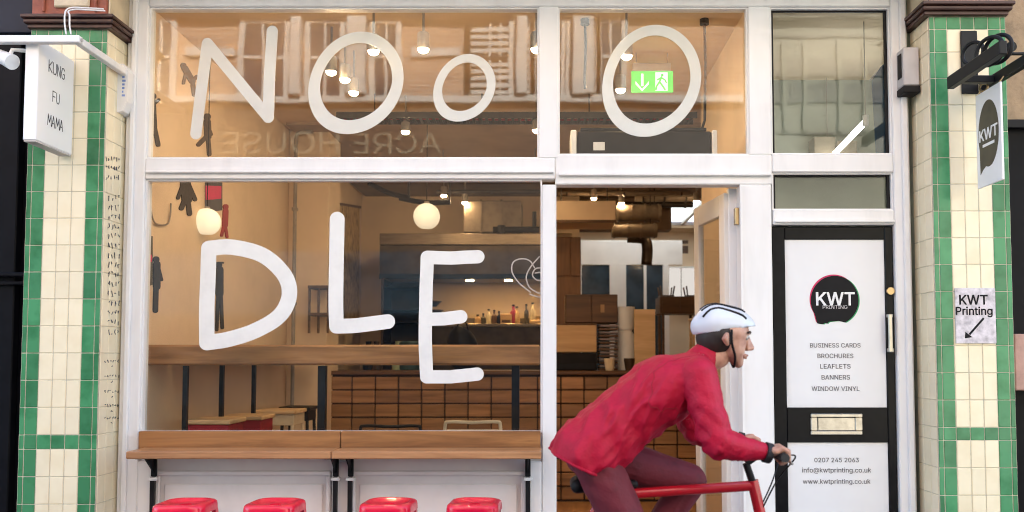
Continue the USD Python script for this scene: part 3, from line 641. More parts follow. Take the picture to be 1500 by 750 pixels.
def stool_mesh(t):
    zsz = .672
    # pressed square seat
    def sq(r, z, c, n=10):
        P = []
        for k in range(4):
            a0 = k * math.pi / 2; cx_, cy_ = (r - c) * (1, -1, -1, 1)[k], (r - c) * (1, 1, -1, -1)[k]
            for j in range(n): a = a0 + math.pi / 2 * j / (n - 1); P.append((cx_ + c * math.cos(a), cy_ + c * math.sin(a), z))
        return P
    rings = [sq(.132, -.045, .062), sq(.131, -.020, .062), sq(.128, -.006, .062), sq(.122, 0, .062), sq(.108, .005, .066), sq(.100, .000, .065), sq(.088, -.006, .07), sq(.082, -.012, .07), sq(.04, -.012, .035)]
    V = [p for r in rings for p in r]; n = 40; F = []
    for i in range(len(rings) - 1):
        for k in range(n):
            a, b = i * n + k, i * n + (k + 1) % n; F += [[a, b, b + n], [a, b + n, a + n]]
    # hand hole
    hole = sq(.030, -.013, .028); V += hole; o = len(rings) * n; 
    for k in range(n):
        a, b = (len(rings) - 1) * n + k, (len(rings) - 1) * n + (k + 1) % n; F += [[a, b, o + (k + 1) % n], [a, o + (k + 1) % n, o + k]]
    V += [(x, y, -.03) for x, y, _ in hole]; o2 = o + n
    for k in range(n): F += [[o + k, o + (k + 1) % n, o2 + (k + 1) % n], [o + k, o2 + (k + 1) % n, o2 + k]]
    m = trimesh.Trimesh(np.array(V), np.array(F), process=False); m.apply_translation(t.loc + [0, 0, zsz]); t.part('seat', m, mRed, smooth=50)
    for sx in (1, -1):
        for sy in (1, -1):
            p = np.array([sx * .112, sy * .112, zsz - .012]); q = np.array([sx * .185, sy * .185, .0])
            a = np.array([[-.024 * sx, 0, 0], [.004 * sx, 0, 0], [.004 * sx, .004 * sy, 0], [0, .004 * sy, 0], [0, -.024 * sy, 0], [0.0 * sx, 0, 0]])
            leg = cat(trimesh.convex.convex_hull(np.vstack([p + [[0, 0, 0], [-.035 * sx, 0, 0], [0, .003 * sy, 0], [-.035 * sx, .003 * sy, 0]], q + [[0, 0, 0], [-.016 * sx, 0, 0], [0, .003 * sy, 0], [-.016 * sx, .003 * sy, 0]]])),
                      trimesh.convex.convex_hull(np.vstack([p + [[0, 0, 0], [0, -.035 * sy, 0], [.003 * sx, 0, 0], [.003 * sx, -.035 * sy, 0]], q + [[0, 0, 0], [0, -.016 * sy, 0], [.003 * sx, 0, 0], [.003 * sx, -.016 * sy, 0]]])))
            leg.apply_translation(t.loc); t.part('leg', leg, mRed)
    for k in range(2):
        r = .163
        a = bx(-r, r, -.003, .003, -.012, .012); b = a.copy()
        for m, s in ((a, 1), (b, -1)):
            m.apply_transform(trimesh.transformations.rotation_matrix(k * math.pi / 2, [0, 0, 1])); m.apply_translation(np.array([0, s * (r + .001), .22] if k == 0 else [s * (r + .001), 0, .25]) + t.loc); t.part('stretcher', m, mRed)
ySt = -.74
gst = 'red metal stools under the ledge'
sx = [at(p, 740, ySt)[0] for p in (272, 403, 569, 695)]
st0 = Thing('metal_stool', 'glossy red metal stool nearest the left pilaster', 'stool', (sx[0], ySt, 0), gst); stool_mesh(st0)
for x, lab in zip(sx[1:], ('glossy red metal stool second from the left pilaster', 'glossy red metal stool third from the left pilaster', 'glossy red metal stool nearest the doorway')):
    copy_of(st0, 'metal_stool', (x, ySt + random.uniform(-.015, .015), 0), lab, 'stool', rz=random.uniform(-5, 5), group=gst)

# ------------------------------------------------------------------ inside: bars, stools, counter, kitchen
wb = Thing('window_bar', 'thick timber bar counter running behind the noodle shop window', 'bar counter', (-1.2, .25, 0))
z1, z0 = at(500, 505, .15)[1], at(500, 535, .15)[1]
xw1 = xM0 - .01
slab = bx(XL + .004, xw1, .15, .52, z0, z1, .012); slab = slab.subdivide_to_size(.12); V = slab.vertices
V[:, 1] += np.where(V[:, 1] < .3, (meshkit.fbm(V * [3, 0, 9], 3, 5) - .5) * .03, 0); slab.vertices = V
wb.part('slab', slab, mBar, smooth=40)
for px in (470.5, 755):
    x = at(px, 585, .18)[0]; wb.part('leg', bx(x - .024, x + .024, .18, .23, 0, z0 - .004, .003), mSteelB)
for px in (390, 520): pass
wl = Thing('wall_bar', 'narrow timber bar shelf along the left interior wall', 'bar counter', (-2.3, 1.2, 0))
wl.part('shelf', bx(XL + .003, -2.14, .56, 2.8, z0 + .01, z1 - .03, .006), mBar)
for px in (272, 325, 372):
    d = -2.2 * FPX / (px - 800); x = -2.2; y = d - 5
    wl.part('leg', bx(x - .013, x + .013, y, y + .03, 0, z0 + .009 if y > .55 else z0 - .004), mSteelB)
# bar stools along the wall
def barstool(name, label, x, y, s, seat_z, mt, ma, th=.03):
    t = Thing(name, label, 'bar stool', (x, y, 0), 'bar stools along the left interior wall')
    h = s / 2
    t.part('seat', bx(x - h, x + h, y - h, y + h, seat_z - th, seat_z, .006), mt)
    t.part('apron', bx(x - h + .015, x + h - .015, y - h + .015, y + h - .015, seat_z - th - .09, seat_z - th - .001, .004), ma)
    for a in (-1, 1):
        for b in (-1, 1): t.part('leg', cyl((x + a * (h - .03), y + b * (h - .03), seat_z - th - .05), (x + a * h, y + b * h, 0), .014, 10), ma, smooth=30)
    t.part('footrest', bx(x - h + .01, x + h - .01, y - h, y - h + .015, .3, .32), ma)
sz = at(303, 615, .36)[1]
barstool('bar_stool', 'pale wood bar stool with red base nearest the window corner', at(303, 620, .36)[0], .50, .30, sz, mPale, mRedDk)
barstool('bar_stool', 'bar stool with deep red sides behind the nearest pale stool', at(355, 620, 1.0)[0], 1.12, .30, at(355, 609, 1.0)[1], mPale, mRedDk)
barstool('bar_stool', 'pale bar stool with cream legs beside the wall pipe', at(402, 620, 1.6)[0], 1.75, .33, at(402, 601, 1.6)[1], mPale, mBuff)
barstool('bar_stool', 'black bar stool farthest along the wall by the pier', at(432, 620, 2.2)[0], 2.3, .27, at(432, 596, 2.2)[1], mSteelB, mSteelB)
def tubchair(name, label, pxa, pxb, pyt, Y, m, r):
    xa, xb = at(pxa, 620, Y)[0], at(pxb, 620, Y)[0]; zt_ = at(pxa, pyt, Y)[1]; zs_ = zt_ - .22
    t = Thing(name, label, 'chair', ((xa + xb) / 2, Y + .2, 0))
    P = crom([(xa, Y, zs_), (xa, Y, zt_ - .03), (xa + .03, Y, zt_), ((xa + xb) / 2, Y, zt_ - .004), (xb - .03, Y, zt_), (xb, Y, zt_ - .03), (xb, Y, zs_)], 6)
    t.part('back_frame', tube(P, r, 8), m, smooth=True); t.part('back_rail', bx(xa + r, xb - r, Y - .006, Y + .006, zt_ - .075, zt_ - .05, .003), m)
    t.part('seat', bx(xa - .01, xb + .01, Y - .01, Y + .36, zs_ - .03, zs_, .01), m)
    for x in (xa, xb):
        for y in (Y, Y + .34): t.part('leg', cyl((x, y, zs_ - .02), (x + (.03 if x == xb else -.03), y + (.03 if y > Y else -.03), 0), r * .95, 8), m, smooth=True)
tubchair('bar_chair', 'cream tubular chair showing its back above the ledge', 652, 733, 618, .62, mBuff, .012)
tubchair('bar_chair', 'dark tubular chair half hidden by the ledge', 528, 616, 624, .62, mSteelB, .011)

# counter with drawer fronts
yC = 3.2
cz1, cxa, cxb = at(600, 543, yC)[1], at(478, 600, yC)[0], 1.95
ct = Thing('service_counter', 'long service counter fronted with rows of small brown drawers', 'counter', ((cxa + cxb) / 2, yC + .3, 0))
ct.part('carcass', bx(cxa, cxb, yC + .03, yC + .65, .0, cz1 - .041), mCarcass)
ct.part('worktop', bx(cxa - .02, cxb + .03, yC - .02, yC + .70, cz1 - .04, cz1, .006), mDarkWood)
cwid, rh = .228, .134
ncol = int((cxb - cxa) / cwid); z = cz1 - .055
while z > .15:
    for k in range(ncol):
        x = cxa + .02 + k * cwid; j = random.uniform(-.003, .003)
        ct.part('drawer_front', bx(x + .006, x + cwid - .006, yC + j, yC + .0295, z - rh + .006, z - .006, .006), mDrawer)
    z -= rh
ct.part('plinth', bx(cxa + .01, cxb - .01, yC + .02, yC + .029, 0, z - .002), mCarcass)
# items on the counter (doorway side)
def thing_box(name, label, cat_, px0, py0, px1, py1, Y, dep, m, b=.006):
    q = pbox(px0, py0, px1, py1, Y, Y + dep, b); t = Thing(name, label, cat_, (q.bounds[:, 0].mean(), Y + dep / 2, q.bounds[0, 2])); return t, q
t, q = thing_box('wooden_crate', 'tall dark brown wooden cabinet standing on the counter boxes', 'cabinet', 828, 431, 905, 473, yC + .18, .35, mDarkWood)
B = q.bounds; mx = (B[0, 0] + B[1, 0]) / 2
t.part('carcass', bx(B[0, 0], B[1, 0], B[0, 1] + .02, B[1, 1], B[0, 2], B[1, 2], .004), mDarkWood)
t.part('door', bx(B[0, 0] + .006, mx - .004, B[0, 1], B[0, 1] + .0195, B[0, 2] + .006, B[1, 2] - .006, .003), mDarkWood); t.part('door', bx(mx + .004, B[1, 0] - .006, B[0, 1], B[0, 1] + .0195, B[0, 2] + .006, B[1, 2] - .006, .003), mDarkWood)
t.part('emblem', bx(mx + .09, mx + .13, B[0, 1] - .003, B[0, 1] - .0003, (B[0, 2] + B[1, 2]) / 2 - .04, (B[0, 2] + B[1, 2]) / 2 + .04, .001), mCard)
t, q = thing_box('tan_panel', 'tan wooden screen panel on the counter below dark cabinet', 'panel', 812, 476, 874, 516, yC + .06, .30, mTanWood)
t.part('front', q, mTanWood); t.part('lid', bx(q.bounds[0, 0] - .004, q.bounds[1, 0] + .004, q.bounds[0, 1] - .004, q.bounds[1, 1] + .004, q.bounds[1, 2] + .0003, q.bounds[1, 2] + .016, .003), mDarkWood)
t, q = thing_box('black_till', 'low black till box on the counter by the door post', 'till', 812, 517, 874, 541.5, yC + .02, .32, mBlackMat)
B = q.bounds; t.part('body', bx(B[0, 0], B[1, 0], B[0, 1], B[1, 1], cz1 + .001, B[1, 2], .008), mBlackMat); t.part('drawer', bx(B[0, 0] + .02, B[1, 0] - .02, B[0, 1] - .006, B[0, 1] - .0003, cz1 + .015, cz1 + .07, .002), mSteelB)
q = pbox(877, 474, 906, 541, yC + .10, yC + .4); B = q.bounds
t = Thing('tray_stack', 'stack of thin grey trays on the counter beside tan panel', 'trays', (B[:, 0].mean(), yC + .25, cz1))
n = 14; hh = (B[1, 2] - cz1) / n
mTrayA = M('tray_grey', (.20, .16, .16), .5, .3, 10.)
for k in range(n): t.part('tray', bx(B[0, 0] + random.uniform(0, .01), B[1, 0] - random.uniform(0, .01), B[0, 1], B[1, 1], cz1 + .001 + k * hh, cz1 + k * hh + hh * .62, .002), mTrayA if k % 2 else mDarkWood)
t = Thing('menu_board', 'pale blank menu board standing upright on the counter', 'menu board', (at(945, 505, yC + .2)[0], yC + .2, cz1))
q = pbox(929, 453, 960, 541, yC + .18, yC + .2, .003); t.part('board', bx(q.bounds[0, 0], q.bounds[1, 0], q.bounds[0, 1], q.bounds[1, 1], cz1 + .05, q.bounds[1, 2], .003), mPale); t.part('foot', bx(q.bounds[0, 0] - .01, q.bounds[1, 0] + .01, yC + .1, yC + .3, cz1 + .001, cz1 + .049, .004), mDarkWood)
def lathe_thing(name, label, cat_, px, pyb, pyt, Y, prof, m, zb=None, n=20):
    x, zt_ = at(px, pyt, Y); zb_ = at(px, pyb, Y)[1] if zb is None else zb; H = zt_ - zb_
    t = Thing(name, label, cat_, (x, Y, zb_)); t.part('body', revolve([(r, z * H) for r, z in prof], n, (x, Y, zb_ + .001)), m, smooth=40); return t, x, zb_, H
t, x, zb_, H = lathe_thing('white_jug', 'white jug on the counter between trays and menu board', 'jug', 915, 541, 450, yC + .30, [(0, 0), (.10, 0), (.11, .3), (.10, .55), (.07, .62), (.09, .66), (.10, .95), (.105, 1.0), (.095, 1.0), (.09, .7), (0, .7)], mWhitePl, cz1)
t.part('handle', tube(crom([(x + .09, yC + .3, zb_ + H * .9), (x + .16, yC + .3, zb_ + H * .85), (x + .16, yC + .3, zb_ + H * .4), (x + .10, yC + .3, zb_ + H * .3)], 6), .012, 8), mWhitePl, smooth=True)
for k, (px, h, mm, lab) in enumerate(((893, .13, mBuff, 'small cream cup on the counter in front of trays'), (922, .15, mDarkSteel, 'dark round pot on the counter below the white jug'))):
    lathe_thing('counter_cup', lab, 'cup', px, 541, 525, yC + .04, [(0, 0), (.04, 0), (.055, .8), (.055, 1), (.048, 1), (.045, .2), (0, .2)], mm, cz1)
# kitchen behind
hd = Thing('extractor_hood', 'long dark steel extractor hood above the kitchen', 'extractor hood', (at(690, 380, 5.0)[0], 5.3, at(690, 405, 5.0)[1]))
hq = pbox(556, 342, 838, 405, 5.0, 5.9, .01); hb = hq.bounds
hd.part('canopy', bx(hb[0, 0], hb[1, 0], hb[0, 1], hb[1, 1], hb[0, 2], hb[1, 2] - .14, .01), mDarkSteel); hd.part('top_band', bx(hb[0, 0], hb[1, 0], hb[0, 1] - .012, hb[1, 1], hb[1, 2] - .139, hb[1, 2], .006), mSteel)
hd.part('lower_lip', bx(hb[0, 0], hb[1, 0], hb[0, 1] - .015, hb[0, 1] - .0003, hb[0, 2] - .03, hb[0, 2] + .03, .004), mSteelB)
for k in (.45, .66, .86): hd.part('hood_light', cyl((hb[0, 0] + k * (hb[1, 0] - hb[0, 0]), 5.5, hb[0, 2] - .006), (hb[0, 0] + k * (hb[1, 0] - hb[0, 0]), 5.5, hb[0, 2] - .0005), .05, 18), mBulbK)
kw = Thing('kitchen_worktop', 'steel kitchen worktop along the back wall below the hood', 'worktop', (-.5, 5.8, 0))
wx0, wx1 = at(560, 470, 5.5)[0], .40; wz = at(690, 474, 5.5)[1]
kw.part('top', bx(wx0, wx1, 5.5, YB - .003, wz - .04, wz, .004), mSteel); kw.part('cabinet', bx(wx0 + .02, wx1 - .02, 5.53, YB - .004, 0, wz - .041), mDarkSteel)
kw.part('upstand', bx(wx0, wx1, YB - .02, YB - .0045, wz + .001, wz + .1), mSteel)
kb = Thing('kitchen_shelving', 'dark shelving unit at left end of kitchen under hood', 'shelving', (at(590, 500, 4.9)[0], 5.1, 0))
q = pbox(558, 408, 622, 520, 4.9, 5.4); B = q.bounds
for x in (B[0, 0], B[1, 0] - .03): kb.part('upright', bx(x, x + .03, 4.9, 5.4, 0, B[1, 2]), mDarkSteel)
kb.part('back', bx(B[0, 0] + .031, B[1, 0] - .031, 5.37, 5.4, 0, B[1, 2]), mCarcass)
for zz in (at(590, 452, 4.9)[1], at(590, 470, 4.9)[1], at(590, 500, 4.9)[1], at(590, 418, 4.9)[1]): kb.part('shelf', bx(B[0, 0] + .031, B[1, 0] - .031, 4.905, 5.369, zz - .02, zz, .002), mSteelB)
# things on the worktop: bottles, boxes
rs = random.Random(3)
cols = [mDarkWood, mBlackMat, mRedDk, mTanWood, mOlive, mBuff]
for k, px in enumerate((640, 652, 664, 700, 708, 716, 724, 731, 752, 757, 771, 780)):
    h = rs.uniform(.10, .30) if px > 745 else rs.uniform(.1, .17); r = rs.uniform(.028, .045); x = at(px, 470, 5.62)[0]
    lab = ['short dark jar left end of worktop row', 'second small jar behind the letter E', 'third small jar behind the letter E', 'brown jar right of the letter E', 'black jar beside the brown jar', 'dark red tin on the worktop', 'tan jar on the worktop', 'olive jar before the wood block', 'tall dark bottle under the noodle drawing', 'tall black bottle beside the tall dark one', 'dark red bottle near the window post', 'tan bottle nearest the window post'][k]
    t = Thing('kitchen_bottle', lab, 'bottle', (x, 5.62, wz), 'bottles and jars on kitchen worktop')
    t.part('body', revolve([(0, 0), (r, 0), (r, h * .65), (r * .4, h * .8), (r * .4, h), (0, h)], 12, (x, 5.62, wz + .001)), cols[k % 6], smooth=40); t.part('cap', cyl((x, 5.62, wz + h + .0015), (x, 5.62, wz + h + .02), r * .45, 10), mBlackMat)
t, q = thing_box('wood_block', 'small pale wooden block among jars on worktop', 'block', 733, 460, 750, 474, 5.6, .2, mTanWood); t.part('block', bx(q.bounds[0, 0], q.bounds[1, 0], 5.58, 5.7, wz + .001, q.bounds[1, 2], .004), mTanWood); t.part('slot_band', bx(q.bounds[0, 0] + .02, q.bounds[1, 0] - .02, 5.575, 5.5795, wz + .02, wz + .05), mDarkWood)
t, q = thing_box('serving_board', 'pale round-cornered serving board at worktop right end', 'board', 776, 466, 795, 474, 5.6, .2, mPale); t.part('board', bx(q.bounds[0, 0], q.bounds[1, 0], 5.56, 5.8, wz + .001, wz + .05, .012), mPale); t.part('bowl', revolve([(0, 0), (.03, 0), (.06, .05), (.055, .05), (.0, .01)], 16, (q.bounds[:, 0].mean(), 5.68, wz + .0515)), mBuff, smooth=40)
for k, (py, rr, lab_) in enumerate(((444, .13, 'dark steel bowl hanging behind letter E, upper'), (457, .15, 'dark steel bowl hanging behind letter E, lower'))):
    x, z_ = at(632, py, 5.75); t = Thing('hanging_bowl', lab_, 'bowl', (x, 5.75, z_)); t.part('bowl', revolve([(0, -.05), (rr * .5, -.045), (rr, .02), (rr * .97, .022), (rr * .45, -.03), (0, -.035)], 24, (x, 5.75, z_)), mDarkSteel, smooth=40); t.part('rim', trimesh.creation.torus(rr, .006, major_sections=28, minor_sections=6).apply_translation((x, 5.75, z_ + .02)), mSteel, smooth=True)
# dark rounded bag in front of the worktop, on the counter
x, _ = at(680, 490, yC + .45)
t = Thing('black_bag', 'black rounded bag slumped on the counter behind the bar', 'bag', (x, yC + .45, cz1))
sp_ = trimesh.creation.icosphere(3); V = sp_.vertices * [.165, .14, .15]; V[:, 2] = np.maximum(V[:, 2], -.12); V *= (1 + .22 * (meshkit.fbm(sp_.vertices * 1.6 + 4, 3, 2) - .5))[:, None]; V[:, 0] -= .06 * np.clip(V[:, 2], 0, 1) / .15
hb_ = at(680, 477, yC + .45)[1] - cz1
V[:, 2] = (V[:, 2] - V[:, 2].min()) / np.ptp(V[:, 2]) * hb_; sp_.vertices = V + [x, yC + .45, cz1 + .001]; t.part('body', sp_, mBlackMat, smooth=True)
t.part('handle', tube(crom([(x - .08, yC + .43, cz1 + hb_ * .85), (x - .05, yC + .42, cz1 + hb_ + .03), (x + .02, yC + .42, cz1 + hb_ + .025), (x + .05, yC + .43, cz1 + hb_ * .8)], 6), .008, 6), mBlackMat, smooth=True)
for k, (px, h, lab) in enumerate(((540, .22, 'dark flask on the counter below the letter L'), (552, .16, 'squat purple-black pot below the letter L'), (583, .26, 'pale green bottle on the counter right of the L'), (601, .2, 'dark teal canister on the counter left of the E'))):
    mm = [mBlackMat, mCarcass, M('pale_green_glass', (.30, .36, .22), .3, .2), M('teal_tin', (.02, .055, .06), .4, .3)][k]
    lathe_thing('counter_canister', lab, 'canister', px, 541, 500, yC + .5, [(0, 0), (.055, 0), (.06, .1), (.06, .7), (.03, .8), (.03, 1), (0, 1)] if k != 3 else [(0, 0), (.11, 0), (.115, .05), (.115, .95), (.1, 1), (0, 1)], mm, cz1)
# small brown rack on the pier, strip with characters, wall pieces
rk = Thing('wall_rack', 'small dark brown two-tier rack hung on the lit pier', 'rack', (at(466, 490, 2.8)[0], 2.9, at(466, 490, 2.8)[1]))
for (a, b, c, d) in ((451, 418, 482, 422), (451, 458, 482, 462)): rk.part('shelf', pbox(a, b, c, d, 2.78, 2.995), mDarkWood)
for px in (452.5, 466, 480): rk.part('upright', pbox(px - 1.3, 418, px + 1.3, 488, 2.80, 2.83), mDarkWood)
hg = Thing('hanging_scroll', 'tall narrow mottled scroll hanging beyond the lit pier', 'scroll', (XL + .02, 5.0, 2.0))
mScroll = M('scroll_print', (.50, .34, .15), .7, .5, 30., dark=(.06, .035, .015), detail=3., stretch=(1, 1, .35))
hg.part('cloth', onwall([(497, 300), (526, 305), (526, 470), (497, 476)], XL + .002, .006), mScroll)
hg.part('batten', onwall([(496, 297), (527, 302), (527, 305.5), (496, 300.5)], XL + .0015, .02), mDarkWood)
# figures on the left wall
def onwall_shape(sh, X, d):
    gs = getattr(sh, 'geoms', [sh]); return cat(*[onwall(list(g.exterior.coords)[:-1], X, d) for g in gs])
mFig = M('faded_black_print', (.030, .022, .018), .7, .5, 40.); mFig2 = M('faded_brown_print', (.075, .048, .030), .7, .5, 40.)
def limbs(head, hr, *ls): return unary_union([Point(head).buffer(hr, quad_segs=5)] + [LineString(p).buffer(w / 2, quad_segs=3) for p, w in ls])
figs = [('tall dark leaping figure cut-out high by the window edge', limbs((223, 141), 5, ([(222, 148), (224, 185)], 10), ([(224, 183), (218, 210), (215, 233)], 6), ([(225, 183), (231, 212)], 6), ([(222, 155), (232, 146)], 4)), mFig),
        ('dark tilted figure cut-out behind the letter N', limbs((268, 96), 4, ([(270, 100), (281, 119)], 9), ([(281, 119), (288, 112)], 5), ([(281, 119), (284, 139)], 6), ([(272, 105), (268, 122)], 4)), mFig2),
        ('brown figure cut-out under foot of the letter N', limbs((303, 171), 5, ([(303, 178), (304, 200)], 10), ([(304, 199), (306, 226)], 6), ([(303, 199), (290, 212)], 6), ([(304, 183), (309, 197)], 4)), mFig2),
        ('black standing figure cut-out above the pale globe', limbs((271, 262), 6, ([(271, 268), (273, 292)], 15), ([(274, 290), (277, 313)], 7), ([(271, 290), (265, 305)], 7), ([(267, 271), (260, 290)], 5), ([(276, 271), (285, 292)], 6)), mFig),
        ('slim black figure cut-out with red dot near corner', limbs((228, 380), 4.5, ([(229, 387), (229, 420)], 10), ([(228, 418), (227, 455)], 7), ([(231, 390), (236, 410)], 4)), mFig),
        ('black standing figure cut-out seen inside the letter D', limbs((320, 388), 4.5, ([(321, 395), (321, 430)], 11), ([(319, 428), (317, 483)], 4.5), ([(323, 428), (325, 480)], 4.5), ([(317, 398), (314, 425)], 3.5), ([(315, 385), (326, 385)], 2.5)), mFig),
        ('red and black figure cut-out behind the pale globe', limbs((330, 303), 4, ([(330, 309), (329, 330)], 8), ([(329, 328), (332, 347)], 4), ([(328, 328), (324, 345)], 4)), mRedDk)]
for lab, sh_, mm in figs:
    c = sh_.centroid; yy, zz = atx(c.x, c.y, XL); t = Thing('wall_figure', lab, 'wall figure', (XL, yy, zz), 'figure cut-outs on the left interior wall')
    t.part('cut_out', onwall_shape(sh_, XL + .002, .006), mm)
wwp = [atx(a, b, XL + .01) for a, b in ((214, 266), (218, 295), (224, 322), (232, 329), (245, 328), (249, 315), (250, 298))]
ww = Thing('wall_wire', 'thin dark looped wire on the wall near the window corner', 'wire', (XL, wwp[0][0], wwp[0][1]))
ww.part('wire', tube(crom([(XL + .012, y, z) for y, z in wwp], 6), .006, 6), mGrey, smooth=True)
po = Thing('wall_poster', 'red and black poster on the left wall above globe', 'poster', (XL, atx(312, 310, XL)[0], 2.6))
po.part('sheet', onwall([(300, 262), (325, 263), (325, 308), (300, 312)], XL + .002, .004), mInkG); po.part('red_block', onwall([(301, 272), (324, 272.5), (324, 291), (301, 293)], XL + .0062, .001), mRedInk)
po2 = Thing('wall_poster', 'dark framed poster at window edge with red dot', 'poster', (XL, atx(218, 420, XL)[0], 1.7))
po2.part('sheet', onwall([(211, 345), (223, 346), (223, 417), (211, 421)], XL + .002, .004), mOlive); po2.part('red_dot', onwall([(219, 374), (222, 373), (222.9, 378), (222, 384), (219, 384)], XL + .0062, .001), mRedInk)
# conduit on wall
cd = Thing('conduit_pipe', 'grey vertical conduit pipe on the wall left of pier', 'pipe', (XL + .03, 2.88, 0))
yC1 = 2.86; xc1 = at(431.5, 350, yC1)[0]
zc1 = at(431.5, 172, yC1)[1]
zc1 = min(zc1, CEIL - .06)
cd.part('pipe', tube(np.vstack([[(xc1, yC1, .0), (xc1, yC1, zc1 - .08)], crom([(xc1, yC1, zc1 - .08), (xc1 + .015, yC1, zc1 - .02), (xc1 + .08, yC1, zc1), (xc1 + .16, yC1, zc1)], 5)]), .018, 10), mGrey, smooth=True)
for zz in (.9, 1.9, 2.8): cd.part('saddle_clip', bx(xc1 - .026, xc1 + .026, yC1 - .022, yC1 + .022, zz, zz + .03, .003), mGrey)

# ceiling services
ty = 1.95
_, ty = atz(650, 170, 3.40)
tr = Thing('cable_tray', 'dark perforated cable tray crossing under the ceiling', 'cable tray', (-.5, ty, 3.4))
tx0, tx1 = at(492, 168, ty)[0], 1.25
tr.part('rail', bx(tx0, tx1, ty, ty + .012, 3.385, 3.435), mTray); tr.part('rail', bx(tx0, tx1, ty + .19, ty + .202, 3.385, 3.435), mTray)
rungs = [bx(x, x + .022, ty + .0125, ty + .1895, 3.39, 3.398) for x in np.arange(tx0 + .02, tx1 - .03, .055)]
tr.part('rung', cat(rungs), mTray, kind='stuff')
tr.part('cable', tube([(x, ty + .06 + .02 * math.sin(x * 3), 3.41 + .004 * math.sin(x * 7)) for x in np.linspace(tx0 + .01, tx1 - .02, 30)], .011, 6), mBlackMat, smooth=True)
tr.part('cable', tube([(x, ty + .13 + .02 * math.cos(x * 2.3), 3.411) for x in np.linspace(tx0 + .01, tx1 - .02, 30)], .009, 6), mRedDk, smooth=True)
for x in np.arange(tx0 + .3, tx1, .9): tr.part('hanger', cyl((x, ty + .1, 3.36), (x, ty + .1, CEIL - .001), .005, 6), mTray)
lamps = [(547, 78, 'first row'), (620, 75, 'first row'), (485, 108, ''), (505, 119, ''), (518, 138, ''), (594, 195, ''), (786, 75, ''), (786, 193, ''), (918, 85, ''), (909, 134, ''), (649, 260, ''), (784, 258, ''), (650, 288, ''), (681, 298, ''), (870, 292, ''), (910, 299, ''), (1020, 296, '')]
lab = ['warm ceiling spot at top inside the large O', 'warm ceiling spot between the large and small O', 'warm spot at left inside the large O', 'small tilted spot near centre of the large O', 'tilted spot low inside the large O', 'warm spot just under the cable tray', 'warm spot at top beside the window mullion', 'warm spot low beside the window mullion', 'round warm spot above the exit sign', 'warm spot left of the exit sign', 'warm spot at the transom above the round globe', 'warm spot at the transom near the post', 'small far spot above the round globe', 'far spot at left of the kitchen duct', 'spot above the tan bulkhead in the doorway', 'bright spot at the end of the tan bulkhead', 'far spot beside the open door leaf']
grp = 'warm ceiling spot lamps'
pos = []
for px, py, _ in lamps:
    x, y = atz(px, py, 3.30); pos.append((x, y, 3.30))
l0 = Thing('ceiling_spot', lab[0], 'spot lamp', pos[0], grp)
p = np.array(pos[0])
l0.part('can', revolve([(0, .115), (.034, .115), (.038, .105), (.038, .012), (.034, .012), (.034, .035), (0, .035)], 20, p), mGrey, smooth=40)
l0.part('stem', cyl(p + [0, 0, .115], p + [0, 0, CEIL - 3.30 - .001], .008, 8), mGrey)
bl_ = revolve([(0, -.012), (.018, -.009), (.030, 0), (.0325, .010), (.028, .022), (0, .026)], 20, p); l0.part('bulb', bl_, mBulb, smooth=True)
for q, lb_ in zip(pos[1:], lab[1:]): copy_of(l0, 'ceiling_spot', q, lb_, 'spot lamp', group=grp)
def globe(label, px, py, rpx, Y):
    x, z = at(px, py, Y); r = rpx / FPX * (Y + 5)
    t = Thing('globe_lamp', label, 'lamp', (x, Y, z + r)); a = np.linspace(-math.pi / 2 + .45, math.pi / 2 - .12, 16)
    t.part('shade', revolve([(0, r * math.sin(a[0]))] + [(r * math.cos(k), r * math.sin(k)) for k in a] + [(0, r * math.sin(a[-1]))], 28, (x, Y, z)), mGlobe, smooth=40)
    t.part('cap', cyl((x, Y, z + r * .985), (x, Y, z + r * 1.12), r * .2, 12), mGrey); t.part('cord', cyl((x, Y, z + r * 1.12), (x, Y, CEIL - .001), .0035, 6), mBlackMat)
globe('round white globe lamp hanging by the left wall', 303, 325, 20, 1.0)
globe('round cream globe lamp hanging above the hood', 625, 317, 19.5, 2.6)
# exit sign
ye = .95
ex = Thing('exit_sign', 'green exit sign with white arrow hanging behind upper pane', 'exit sign', (at(955, 120, ye)[0], ye, at(955, 104, ye)[1]))
ex.part('housing', pbox(927, 92, 983, 103.5, ye - .01, ye + .03, .004), mGreyBox); pn = ex.part('panel', pbox(925, 104, 986, 135, ye, ye + .015, .002), mExitG)
arw = unary_union([sbox(939, 108, 942.5, 126), Polygon([(931, 119), (940.7, 130.5), (950.5, 119), (950.5, 123.5), (940.7, 133.5), (931, 123.5)])])
ex.part('arrow', facing(extr(pxshape(arw, ye - .0005), .001), ye - .0004), mExitW, parent=pn)
man = sbox(960, 106, 978, 133).difference(unary_union([Point(970, 110).buffer(2), LineString([(969, 113), (966, 120), (970, 125), (974, 131)]).buffer(1.4), LineString([(966, 120), (962, 126), (961, 131)]).buffer(1.3), LineString([(969, 114), (974, 117), (976, 121)]).buffer(1.1), LineString([(968, 114), (963, 117)]).buffer(1.1)]))
ex.part('running_figure', facing(extr(pxshape(man, ye - .0005), .001), ye - .0004), mExitW, parent=pn)
for px in (932, 978):
    x = at(px, 92, ye + .01)[0]; ex.part('wire', cyl((x, ye + .01, at(px, 92, ye)[1]), (x, ye + .01, CEIL - .001), .003, 6), mGrey)
